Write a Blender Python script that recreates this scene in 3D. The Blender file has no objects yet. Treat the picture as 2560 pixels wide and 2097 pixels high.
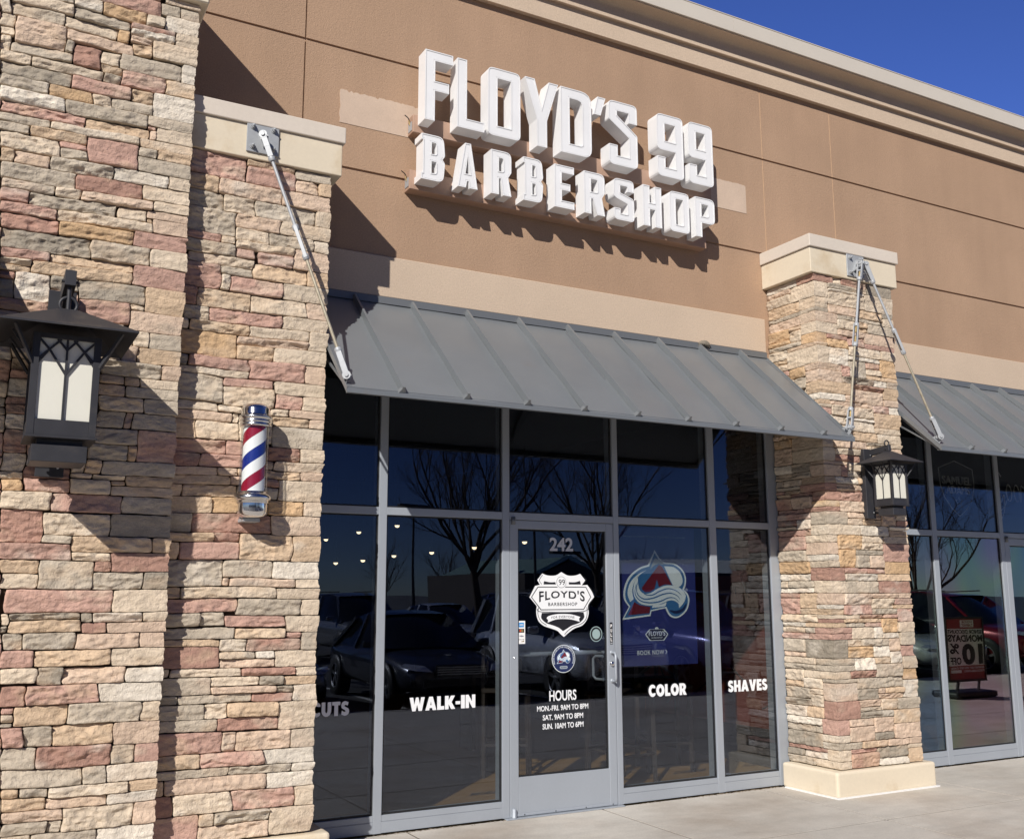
import bpy, bmesh, math, random
import numpy as np
from mathutils import Vector, Matrix
from mathutils.geometry import tessellate_polygon
R = math.radians
PI = math.pi
S = bpy.context.scene
COL = S.collection

# ------------------------------------------------------------------ camera, sky, sun, exposure
def setup():
    cam = bpy.data.cameras.new('camera')
    co = bpy.data.objects.new('camera', cam); COL.objects.link(co)
    yaw, pit, rol = R(28.499), R(9.917), R(-0.129)
    f = Vector((math.sin(yaw)*math.cos(pit), math.cos(yaw)*math.cos(pit), math.sin(pit)))
    r = Vector((math.cos(yaw), -math.sin(yaw), 0)); u = r.cross(f)
    r2 = r*math.cos(rol)+u*math.sin(rol); u2 = r2.cross(f)
    m = Matrix((( r2.x, u2.x, -f.x, -1.346), (r2.y, u2.y, -f.y, -6.615), (r2.z, u2.z, -f.z, 1.563), (0, 0, 0, 1)))
    co.matrix_world = m
    cam.sensor_width = 36; cam.lens = 36*2513.9/2560
    cam.clip_start = 0.05; cam.clip_end = 3000
    S.camera = co
    SUN = Vector((-1.0, -1.0, 0.9)).normalized()
    elev = math.asin(SUN.z); rot = math.atan2(SUN.x, SUN.y)
    w = bpy.data.worlds.new('World'); S.world = w; w.use_nodes = True
    nt = w.node_tree; bg = nt.nodes['Background']
    sky = nt.nodes.new('ShaderNodeTexSky'); sky.sky_type = 'NISHITA'
    sky.sun_disc = False; sky.sun_elevation = elev; sky.sun_rotation = rot
    sky.altitude = 1600; sky.air_density = 0.8; sky.dust_density = 0.0; sky.ozone_density = 1.0
    gm = nt.nodes.new('ShaderNodeHueSaturation'); gm.inputs['Saturation'].default_value = 1.2; gm.inputs['Hue'].default_value = .515
    nt.links.new(sky.outputs[0], gm.inputs['Color']); mu = nt.nodes.new('ShaderNodeMix'); mu.data_type = 'RGBA'; mu.blend_type = 'MULTIPLY'; mu.inputs[0].default_value = 1; mu.inputs[7].default_value = (.84,.93,1.26,1)
    nt.links.new(gm.outputs[0], mu.inputs[6]); 
    # deepest and brightest blue away from the sun, as through a polarising filter
    tc = nt.nodes.new('ShaderNodeTexCoord'); vd = nt.nodes.new('ShaderNodeVectorMath'); vd.operation = 'DOT_PRODUCT'; vd.inputs[1].default_value = (.5,.866,0)
    mr = nt.nodes.new('ShaderNodeMapRange'); mr.inputs[1].default_value = -.5; mr.inputs[2].default_value = .85; mr.inputs[3].default_value = .34; mr.inputs[4].default_value = 1.22
    m2 = nt.nodes.new('ShaderNodeMix'); m2.data_type = 'RGBA'; m2.blend_type = 'MULTIPLY'; m2.inputs[0].default_value = 1
    nt.links.new(tc.outputs['Generated'], vd.inputs[0]); nt.links.new(vd.outputs['Value'], mr.inputs[0]); nt.links.new(mu.outputs[2], m2.inputs[6]); nt.links.new(mr.outputs[0], m2.inputs[7]); nt.links.new(m2.outputs[2], bg.inputs[0])
    bg.inputs[1].default_value = 0.098
    sd = bpy.data.lights.new('sun', 'SUN'); sd.energy = 5.0; sd.angle = R(0.53); sd.color = (1, 0.955, 0.895)
    so = bpy.data.objects.new('sun', sd); COL.objects.link(so)
    so.rotation_euler = (-SUN).to_track_quat('-Z', 'Y').to_euler(); so.location = (-20, -20, 20)
    S.view_settings.view_transform = 'Standard'; S.view_settings.look = 'None'
    S.view_settings.exposure = 0.06; S.view_settings.gamma = 1.0
    S.view_settings.use_curve_mapping = False
    S.cycles.max_bounces = 10; S.cycles.transparent_max_bounces = 16; S.cycles.glossy_bounces = 5
    S.cycles.use_denoising = True
setup()

# ------------------------------------------------------------------ materials
def mat(name, col=(.5,.5,.5), rough=.6, metal=0.0, spec=.5, emit=None, es=0, noise=None, bump=None, coat=0, mix2=None, attr=None):
    """noise=(scale,strength,detail) multiplies colour; bump=(scale,strength,dist[,detail]); mix2=(colour,scale,lo,hi) second colour by noise"""
    m = bpy.data.materials.new(name); m.use_nodes = True
    nt = m.node_tree; b = nt.nodes['Principled BSDF']
    b.inputs['Roughness'].default_value = rough; b.inputs['Metallic'].default_value = metal
    b.inputs['Specular IOR Level'].default_value = spec
    if coat: b.inputs['Coat Weight'].default_value = coat; b.inputs['Coat Roughness'].default_value = .05
    N = nt.nodes.new; L = nt.links.new
    tc = N('ShaderNodeTexCoord')
    cur = None
    if attr:
        a = N('ShaderNodeAttribute'); a.attribute_name = attr; cur = a.outputs['Color']
    else:
        c = N('ShaderNodeRGB'); c.outputs[0].default_value = (*col, 1); cur = c.outputs[0]
    if mix2:
        n = N('ShaderNodeTexNoise'); n.inputs['Scale'].default_value = mix2[1]; n.inputs['Detail'].default_value = 6; n.inputs['Roughness'].default_value = .65
        L(tc.outputs['Object'], n.inputs['Vector'])
        mr = N('ShaderNodeMapRange'); mr.inputs[1].default_value = mix2[2]; mr.inputs[2].default_value = mix2[3]
        L(n.outputs['Fac'], mr.inputs[0])
        mx = N('ShaderNodeMix'); mx.data_type = 'RGBA'; L(mr.outputs[0], mx.inputs[0]); L(cur, mx.inputs[6]); mx.inputs[7].default_value = (*mix2[0], 1)
        cur = mx.outputs[2]
    if noise:
        ns = noise if isinstance(noise, list) else [noise]
        for q in ns:
            n = N('ShaderNodeTexNoise'); n.inputs['Scale'].default_value = q[0]; n.inputs['Detail'].default_value = q[2] if len(q) > 2 else 5
            n.inputs['Roughness'].default_value = .6
            vec = tc.outputs['Object']
            if len(q) > 3:
                mp = N('ShaderNodeMapping'); mp.inputs['Scale'].default_value = q[3]; L(vec, mp.inputs[0]); vec = mp.outputs[0]
            L(vec, n.inputs['Vector'])
            mr = N('ShaderNodeMapRange'); mr.inputs[1].default_value = .25; mr.inputs[2].default_value = .75
            mr.inputs[3].default_value = 1-q[1]; mr.inputs[4].default_value = 1+q[1]
            L(n.outputs['Fac'], mr.inputs[0])
            mx = N('ShaderNodeMix'); mx.data_type = 'RGBA'; mx.blend_type = 'MULTIPLY'; mx.inputs[0].default_value = 1
            L(cur, mx.inputs[6]); L(mr.outputs[0], mx.inputs[7]); cur = mx.outputs[2]
    L(cur, b.inputs['Base Color'])
    if bump:
        bs = bump if isinstance(bump, list) else [bump]
        prev = None
        for q in bs:
            n = N('ShaderNodeTexNoise'); n.inputs['Scale'].default_value = q[0]; n.inputs['Detail'].default_value = q[3] if len(q) > 3 else 3
            L(tc.outputs['Object'], n.inputs['Vector'])
            bp = N('ShaderNodeBump'); bp.inputs['Strength'].default_value = q[1]; bp.inputs['Distance'].default_value = q[2]
            L(n.outputs['Fac'], bp.inputs['Height'])
            if prev: L(prev, bp.inputs['Normal'])
            prev = bp.outputs[0]
        L(prev, b.inputs['Normal'])
    if emit:
        b.inputs['Emission Color'].default_value = (*emit, 1); b.inputs['Emission Strength'].default_value = es
    return m

def glass_mat(name, tint, ior=1.55, refl=(1,1,1), tinge=None):
    m = bpy.data.materials.new(name); m.use_nodes = True
    nt = m.node_tree; nt.nodes.remove(nt.nodes['Principled BSDF'])
    N = nt.nodes.new; L = nt.links.new
    out = nt.nodes['Material Output']
    tr = N('ShaderNodeBsdfTransparent'); tr.inputs[0].default_value = (*tint, 1)
    gl = N('ShaderNodeBsdfGlossy'); gl.inputs['Color'].default_value = (*refl, 1); gl.inputs['Roughness'].default_value = 0.0
    fr = N('ShaderNodeFresnel')
    ge = N('ShaderNodeNewGeometry'); mi = N('ShaderNodeMix'); mi.inputs[2].default_value = ior; mi.inputs[3].default_value = 1/ior   # same Fresnel from both sides of the pane
    L(ge.outputs['Backfacing'], mi.inputs[0]); L(mi.outputs[0], fr.inputs['IOR'])
    tc = N('ShaderNodeTexCoord'); n = N('ShaderNodeTexNoise'); n.inputs['Scale'].default_value = 1.1; n.inputs['Detail'].default_value = 1
    bp = N('ShaderNodeBump'); bp.inputs['Strength'].default_value = .08; bp.inputs['Distance'].default_value = .02
    L(tc.outputs['Object'], n.inputs['Vector']); L(n.outputs['Fac'], bp.inputs['Height']); L(bp.outputs[0], gl.inputs['Normal'])
    if tinge:     # coated glass: uneven coloured coating, as seen in polarised light
        n2 = N('ShaderNodeTexNoise'); n2.inputs['Scale'].default_value = 1.6; n2.inputs['Detail'].default_value = 0
        mp = N('ShaderNodeMapping'); mp.inputs['Scale'].default_value = (1.0, 1, .55); L(tc.outputs['Object'], mp.inputs[0]); L(mp.outputs[0], n2.inputs['Vector'])
        cr = N('ShaderNodeValToRGB'); e = cr.color_ramp.elements
        e[0].position = .3; e[0].color = (*tinge[0], 1); e[1].position = .7; e[1].color = (*tinge[1], 1)
        k = e.new(.5); k.color = (*tinge[2], 1)
        L(n2.outputs['Fac'], cr.inputs[0]); L(cr.outputs[0], gl.inputs['Color'])
    mx = N('ShaderNodeMixShader'); L(fr.outputs[0], mx.inputs[0]); L(tr.outputs[0], mx.inputs[1]); L(gl.outputs[0], mx.inputs[2])
    L(mx.outputs[0], out.inputs[0])
    return m

M = {}
M['stucco'] = mat('brown_stucco', (.392,.262,.176), .95, spec=.1, noise=[(1.1,.09,6),(95,.13,3),(2.4,.05,5,(1.6,1,.14))], bump=[(130,.75,.005,3),(45,.3,.007,2)])
M['patch'] = mat('pale_patch', (.55,.425,.33), .95, spec=.1, noise=[(3,.08,5),(160,.06,2)], bump=[(230,.5,.004,2),(14,.4,.006,3)])
M['band'] = mat('beige_stucco', (.545,.43,.325), .95, spec=.1, noise=[(1.3,.06,5),(95,.11,3)], bump=[(130,.6,.005,3)])
M['coping'] = mat('coping_metal', (.57,.52,.45), .6, spec=.3, noise=[(2,.03,3)])
M['caulk'] = mat('joint_caulk', (.50,.33,.205), .9, noise=(30,.08,3))
M['caststone'] = mat('cast_stone', (.67,.585,.45), .9, spec=.15, noise=[(1.5,.06,6,(1,1,3)),(40,.03,3)], bump=(180,.2,.003,3), mix2=((.52,.40,.25),2.2,.56,.8))
M['caststone_grey'] = mat('cast_stone_grey', (.62,.55,.47), .9, spec=.15, noise=[(2,.05,6),(40,.03,3)], bump=(180,.2,.003,3))
M['sealant'] = mat('white_sealant', (.78,.77,.75), .6, noise=(25,.05,3), bump=(60,.3,.004,3))
M['stone'] = mat('ledge_stone', attr='stone_tint', rough=.93, spec=.12, noise=[(9,.17,6,(1,1,2.2)),(45,.12,5,(1,1,2.0)),(220,.08,3)], bump=[(150,.7,.007,5),(38,.7,.013,6)])
M['mortar'] = mat('dark_mortar', (.055,.042,.033), 1, spec=0, noise=(40,.2,4))
M['alu'] = mat('clear_aluminium', (.35,.38,.42), .45, metal=.2, spec=.5, noise=[(3,.04,4,(1,1,.3)),(70,.02,2)])
M['gasket'] = mat('black_gasket', (.012,.012,.013), .6)
M['glass'] = glass_mat('tinted_glass', (.76,.78,.78), 1.78, refl=(.72,.80,1))
M['glass_store'] = glass_mat('coated_glass', (.60,.60,.60), 2.6, tinge=((.45,.66,1.0),(1.0,.80,.98),(.78,1.0,.84)))
M['vinyl'] = mat('white_vinyl', (.82,.83,.84), .5)
M['greyvinyl'] = mat('grey_vinyl', (.62,.63,.65), .5)
M['blackvinyl'] = mat('black_vinyl', (.012,.012,.016), .5)
M['awning'] = mat('grey_awning_metal', (.195,.210,.222), .36, metal=.25, spec=.6, noise=[(2.5,.05,4),(90,.02,2)], bump=[(2.3,.25,.05,1)], mix2=((.20,.185,.175),3.5,.62,.85))
M['awning_dark'] = mat('awning_frame_steel', (.17,.18,.19), .5, metal=.3)
M['galv'] = mat('grey_painted_steel', (.37,.385,.40), .5, metal=.15, noise=[(20,.08,5)], bump=(160,.15,.002,3))
M['rod'] = mat('weathered_rod', (.36,.32,.24), .55, metal=.3, noise=[(30,.25,5)])
M['brass'] = mat('thread_brass', (.38,.28,.12), .5, metal=.5, noise=(90,.25,3))
M['black_metal'] = mat('black_lantern_metal', (.030,.030,.035), .5, spec=.4, noise=[(12,.15,5)], bump=(300,.12,.001,2), mix2=((.055,.048,.042),6,.55,.8))
M['opal'] = mat('opal_acrylic', (.70,.685,.60), .35, spec=.4, noise=(6,.02,4))
M['chrome'] = mat('chrome', (.78,.78,.79), .11, metal=1, noise=(14,.04,3))
M['chrome_dull'] = mat('ribbed_chrome', (.66,.67,.68), .2, metal=1, noise=(30,.1,3))
M['white_letter'] = mat('white_sign_face', (.73,.755,.785), .35, spec=.4)
M['letter_side'] = mat('white_sign_return', (.79,.79,.79), .4, spec=.4, noise=[(7,.03,5),(2,.03,4)])
M['raceway'] = mat('raceway_tan_paint', (.38,.245,.175), .6, noise=(4,.05,4))
M['red'] = mat('pole_red', (.27,.010,.03), .25)
M['blue'] = mat('pole_blue', (.014,.03,.22), .25)
M['white'] = mat('pole_white', (.82,.82,.82), .3)
M['tube'] = glass_mat('clear_tube', (.96,.97,.97), 1.35)
M['floor'] = mat('wood_floor', (.34,.19,.06), .5, noise=[(3,.2,5,(1,8,1)),(30,.1,3,(1,8,1))])
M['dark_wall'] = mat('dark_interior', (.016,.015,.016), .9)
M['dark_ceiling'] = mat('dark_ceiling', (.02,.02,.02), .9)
M['dark_wood'] = mat('dark_wood', (.035,.024,.018), .5, noise=(15,.2,4))
M['red_panel'] = mat('red_mural', (.17,.036,.02), .6, noise=(4,.1,4))
M['bulb'] = mat('lit_bulb', (1,.9,.7), .5, emit=(1,.78,.50), es=3.0)
M['neon'] = mat('unlit_neon', (.62,.60,.55), .3)
M['walk'] = mat('concrete', (.52,.485,.43), .92, spec=.2, noise=[(.55,.10,6),(2.2,.12,7,(1,2.5,1)),(70,.10,4),(14,.05,6)], bump=[(250,.35,.003,3),(30,.15,.004,4)], mix2=((.43,.375,.315),.8,.45,.70))
M['joint'] = mat('pavement_joint', (.10,.083,.066), 1, noise=(9,.35,5))
M['debris'] = mat('grit', (.30,.25,.19), 1, noise=(60,.4,4))
M['asphalt'] = mat('asphalt', (.05,.05,.052), .95, noise=[(.4,.15,5),(120,.15,3)], bump=(200,.3,.004,3))
M['paint'] = mat('road_paint', (.70,.70,.68), .8, noise=(12,.1,5))
M['kerb'] = mat('kerb_concrete', (.40,.37,.33), .9, noise=(3,.1,6))
M['bark'] = mat('bark', (.06,.045,.036), .95, noise=(20,.2,5))
M['tyre'] = mat('tyre_rubber', (.016,.016,.017), .85)
M['rim'] = mat('alloy_rim', (.55,.56,.58), .3, metal=.9)
M['carglass'] = mat('car_window', (.012,.014,.017), .04, spec=.6)
M['headlight'] = mat('headlight', (.82,.84,.88), .06, metal=.6)
M['plastic'] = mat('black_plastic', (.018,.018,.02), .5)
M['far_wall'] = mat('far_building_wall', (.05,.042,.04), .95, noise=(1.2,.15,5))
M['far_roof'] = mat('green_metal_roof', (.20,.30,.27), .45, metal=.3)
M['poster'] = mat('poster_blue', (.026,.034,.17), .45, noise=(2,.15,4))
M['maroon'] = mat('burgundy', (.16,.012,.022), .45)
M['logo_blue'] = mat('steel_blue', (.045,.16,.36), .45)
M['logo_white'] = mat('off_white', (.82,.87,.87), .45)
M['silver'] = mat('silver_ink', (.33,.38,.42), .45)
M['navy'] = mat('navy_ink', (.012,.022,.085), .45)
M['signred'] = mat('sign_red', (.30,.03,.035), .5)
M['signwhite'] = mat('sign_white', (.86,.85,.83), .5)
M['card_blue'] = mat('card_blue', (.05,.28,.62), .5)
M['card_red'] = mat('card_red', (.55,.08,.03), .5)
M['pale_teal'] = mat('pale_teal', (.30,.40,.40), .5)
M['nest'] = mat('dry_mud', (.22,.19,.15), 1, noise=(60,.3,4), bump=(90,.8,.01,4))

# ------------------------------------------------------------------ mesh helpers
class MB:
    def __init__(s): s.v = []; s.f = []; s.mi = []; s.mats = []; s.sm = []
    def mid(s, m):
        if m not in s.mats: s.mats.append(m)
        return s.mats.index(m)
    def add(s, vs, fs, m, smooth=False):
        o = len(s.v); s.v += [tuple(p) for p in vs]; k = s.mid(m)
        for f in fs: s.f.append(tuple(i+o for i in f)); s.mi.append(k); s.sm.append(smooth)
        return s
    def box(s, x0, x1, y0, y1, z0, z1, m):
        vs = [(x,y,z) for x in (x0,x1) for y in (y0,y1) for z in (z0,z1)]
        return s.add(vs, [(0,1,3,2),(4,6,7,5),(0,4,5,1),(2,3,7,6),(0,2,6,4),(1,5,7,3)], m)
    def obox(s, c, ax, ay, az, m):      # oriented box: centre and three half axes
        c = Vector(c); ax = Vector(ax); ay = Vector(ay); az = Vector(az)
        vs = [c+i*ax+j*ay+k*az for i in (-1,1) for j in (-1,1) for k in (-1,1)]
        return s.add(vs, [(0,1,3,2),(4,6,7,5),(0,4,5,1),(2,3,7,6),(0,2,6,4),(1,5,7,3)], m)
    def bar(s, a, b, w, h, m, up=(0,0,1)):
        a = Vector(a); b = Vector(b); d = b-a; up = Vector(up)
        sx = d.cross(up)
        if sx.length < 1e-6: sx = d.cross(Vector((1,0,0)))
        sx.normalize(); uz = sx.cross(d).normalized()
        return s.obox((a+b)/2, d/2, sx*w/2, uz*h/2, m)
    def tube(s, pts, r, m, n=10, caps=True, smooth=True):
        P = [Vector(p) for p in pts]; rs = r if isinstance(r, (list,tuple)) else [r]*len(P)
        vs = []; prev = None
        for i, p in enumerate(P):
            d = (P[min(i+1,len(P)-1)]-P[max(i-1,0)]).normalized()
            if prev is None:
                a = d.cross(Vector((0,0,1)))
                if a.length < 1e-3: a = d.cross(Vector((1,0,0)))
            else: a = prev-d*prev.dot(d)
            a.normalize(); prev = a; b = d.cross(a)
            for k in range(n):
                t = 2*PI*k/n; vs.append(p+(a*math.cos(t)+b*math.sin(t))*rs[i])
        fs = [(i*n+k, i*n+(k+1)%n, (i+1)*n+(k+1)%n, (i+1)*n+k) for i in range(len(P)-1) for k in range(n)]
        s.add(vs, fs, m, smooth)
        if caps:
            o = len(vs); s.add(vs[:n], [tuple(range(n))[::-1]], m); s.add(vs[-n:], [tuple(range(n))], m)
        return s
    def lathe(s, c, prof, m, n=32, axis='z', smooth=True, ang=None):
        vs = []
        for (r_, z_) in prof:
            for k in range(n):
                t = 2*PI*k/n; q = (r_*math.cos(t), r_*math.sin(t), z_)
                if axis == 'x': q = (q[2], q[0], q[1])
                if axis == 'y': q = (q[0], q[2], q[1])
                vs.append((c[0]+q[0], c[1]+q[1], c[2]+q[2]))
        fs = [(i*n+k, i*n+(k+1)%n, (i+1)*n+(k+1)%n, (i+1)*n+k) for i in range(len(prof)-1) for k in range(n)]
        return s.add(vs, fs, m, smooth)
    def prism(s, loops, y0, y1, m, mside=None, fn=None):
        """loops (x,z): first outer, rest holes; extruded from y0 (front, towards -y) to y1"""
        fn = fn or (lambda x, y, z: (x, y, z))
        flat = [p for l in loops for p in l]
        tris = tessellate_polygon([[Vector((p[0],p[1],0)) for p in l] for l in loops])
        n = len(flat)
        ft = []
        for t in tris:
            a, b, c = (flat[i] for i in t)
            ar = (b[0]-a[0])*(c[1]-a[1])-(b[1]-a[1])*(c[0]-a[0])
            if abs(ar) < 1e-12: continue
            ft.append(tuple(t) if ar > 0 else (t[0],t[2],t[1]))
        s.add([fn(p[0],y0,p[1]) for p in flat], ft, m)
        s.add([fn(p[0],y1,p[1]) for p in flat], [f[::-1] for f in ft], mside or m)
        o = 0
        for l in loops:
            k = len(l); vs = [fn(p[0],y0,p[1]) for p in l]+[fn(p[0],y1,p[1]) for p in l]
            s.add(vs, [(i,(i+1)%k,k+(i+1)%k,k+i) for i in range(k)], mside or m)
        return s
    def build(s, name, parent=None, bevel=0, kind=None, seg=1, recalc=True):
        me = bpy.data.meshes.new(name); me.from_pydata(s.v, [], s.f)
        for m in s.mats: me.materials.append(M[m] if isinstance(m, str) else m)
        me.polygons.foreach_set('material_index', s.mi); me.polygons.foreach_set('use_smooth', s.sm)
        if recalc:
            bm = bmesh.new(); bm.from_mesh(me); bmesh.ops.recalc_face_normals(bm, faces=bm.faces); bm.to_mesh(me); bm.free()
        me.update()
        o = bpy.data.objects.new(name, me); COL.objects.link(o)
        if parent: o.parent = parent
        if bevel:
            bv = o.modifiers.new('bevel', 'BEVEL'); bv.width = bevel; bv.segments = seg; bv.limit_method = 'ANGLE'; bv.angle_limit = R(40)
        if kind: o['kind'] = kind
        return o

def thing(name, label, cat, loc=(0,0,0), group=None):
    o = bpy.data.objects.new(name, None); COL.objects.link(o); o.empty_display_size = .2
    o.location = loc; tag(o, label, cat, group)
    return o
def tag(o, label, cat, group=None):
    o['label'] = label; o['category'] = cat
    if group: o['group'] = group
    return o
def rebase(root, loc):
    """move an empty to its base without moving its children (children are built in world coordinates)"""
    root.location = loc
    inv = Matrix.Translation(-Vector(loc))
    for c in root.children: c.matrix_parent_inverse = inv
def rounded(pts, n=4):
    """pts: (x,z) sharp or (x,z,r) corners rounded by radius r"""
    out = []; k = len(pts)
    for i, p in enumerate(pts):
        if len(p) < 3 or p[2] <= 0: out.append((p[0],p[1])); continue
        a = Vector(pts[i-1][:2]); b = Vector(p[:2]); c = Vector(pts[(i+1)%k][:2])
        d1 = (a-b).normalized(); d2 = (c-b).normalized()
        ang = d1.angle(d2); t = p[2]/math.tan(ang/2); t = min(t, (a-b).length*.49, (c-b).length*.49)
        q1 = b+d1*t; q2 = b+d2*t
        for j in range(n+1):
            s_ = j/n; q = (1-s_)**2*q1+2*s_*(1-s_)*b+s_*s_*q2; out.append((q.x,q.y))
    return out
def area(l): return sum(l[i-1][0]*l[i][1]-l[i][0]*l[i-1][1] for i in range(len(l)))/2
def inset(l, d):
    """offset polygon inward (positive d) for counter-clockwise loops"""
    if area(l) < 0: l = l[::-1]
    q = [l[0]]
    for p in l[1:]:
        if (Vector(p)-Vector(q[-1])).length > 1e-5: q.append(p)
    if (Vector(q[0])-Vector(q[-1])).length < 1e-5: q.pop()
    l = q; k = len(l); out = []
    for i in range(k):
        a = Vector(l[i-1]); b = Vector(l[i]); c = Vector(l[(i+1)%k])
        e1 = (b-a).normalized(); e2 = (c-b).normalized()
        n1 = Vector((-e1.y,e1.x)); n2 = Vector((-e2.y,e2.x)); mm = n1+n2
        if mm.length < 1e-4: mm = n1
        mm.normalize(); s_ = d/max(mm.dot(n1), .35); out.append((b.x+mm.x*s_, b.y+mm.y*s_))
    return out
def text_mesh(txt, x0, x1, z0, z1, y, name, m, parent=None, bold=0.0, depth=.0012, mirror=False, space=1.0, fn=None, shear=0):
    cu = bpy.data.curves.new('tmp', 'FONT'); cu.body = txt; cu.size = 1; cu.offset = bold; cu.space_character = space; cu.shear = shear
    cu.resolution_u = 4; cu.extrude = .5
    to = bpy.data.objects.new('tmp', cu); COL.objects.link(to)
    dg = bpy.context.evaluated_depsgraph_get(); dg.update()
    me = bpy.data.meshes.new_from_object(to.evaluated_get(dg))
    bpy.data.objects.remove(to); bpy.data.curves.remove(cu)
    n = len(me.vertices); a = np.empty(n*3); me.vertices.foreach_get('co', a); a = a.reshape(-1,3)
    mn = a.min(0); mx = a.max(0)
    u = (a[:,0]-mn[0])/(mx[0]-mn[0]); v = (a[:,1]-mn[1])/(mx[1]-mn[1]); w = (a[:,2]-mn[2])/(mx[2]-mn[2])
    if mirror: u = 1-u
    b = np.stack([x0+u*(x1-x0), y-w*depth, z0+v*(z1-z0)], 1)
    if fn is not None: b = fn(b, u, v)
    me.vertices.foreach_set('co', b.ravel()); me.materials.clear(); me.materials.append(M[m]); me.name = name; me.update()
    o = bpy.data.objects.new(name, me); COL.objects.link(o)
    if parent: o.parent = parent
    return o

# ------------------------------------------------------------------ noise for stone relief
_rs = np.random.RandomState(7); _G = _rs.rand(256,256)
def vnoise(x, y, seed=0):
    x = x+seed*17.31; y = y+seed*9.77
    xi = np.floor(x).astype(int); yi = np.floor(y).astype(int); fx = x-xi; fy = y-yi
    fx = fx*fx*(3-2*fx); fy = fy*fy*(3-2*fy)
    g = lambda a,b: _G[a & 255, b & 255]
    return (g(xi,yi)*(1-fx)+g(xi+1,yi)*fx)*(1-fy)+(g(xi,yi+1)*(1-fx)+g(xi+1,yi+1)*fx)*fy
def fbm(x, y, seed=0, oct=4):
    s = 0; a = .5; t = 0
    for i in range(oct):
        s = s+a*vnoise(x*2**i, y*2**i, seed+i*3); t += a; a *= .5
    return s/t

STONE_COL = {'c':(.615,.508,.385),'w':(.665,.595,.495),'g':(.47,.402,.315),'k':(.33,.285,.225),'t':(.57,.425,.29),'o':(.565,.385,.225),'p':(.485,.308,.245),'r':(.40,.24,.185),'h':(.595,.452,.34)}
STONE_W = {'c':26,'w':14,'g':16,'k':4,'t':14,'o':5,'p':15,'r':7,'h':14}
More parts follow.
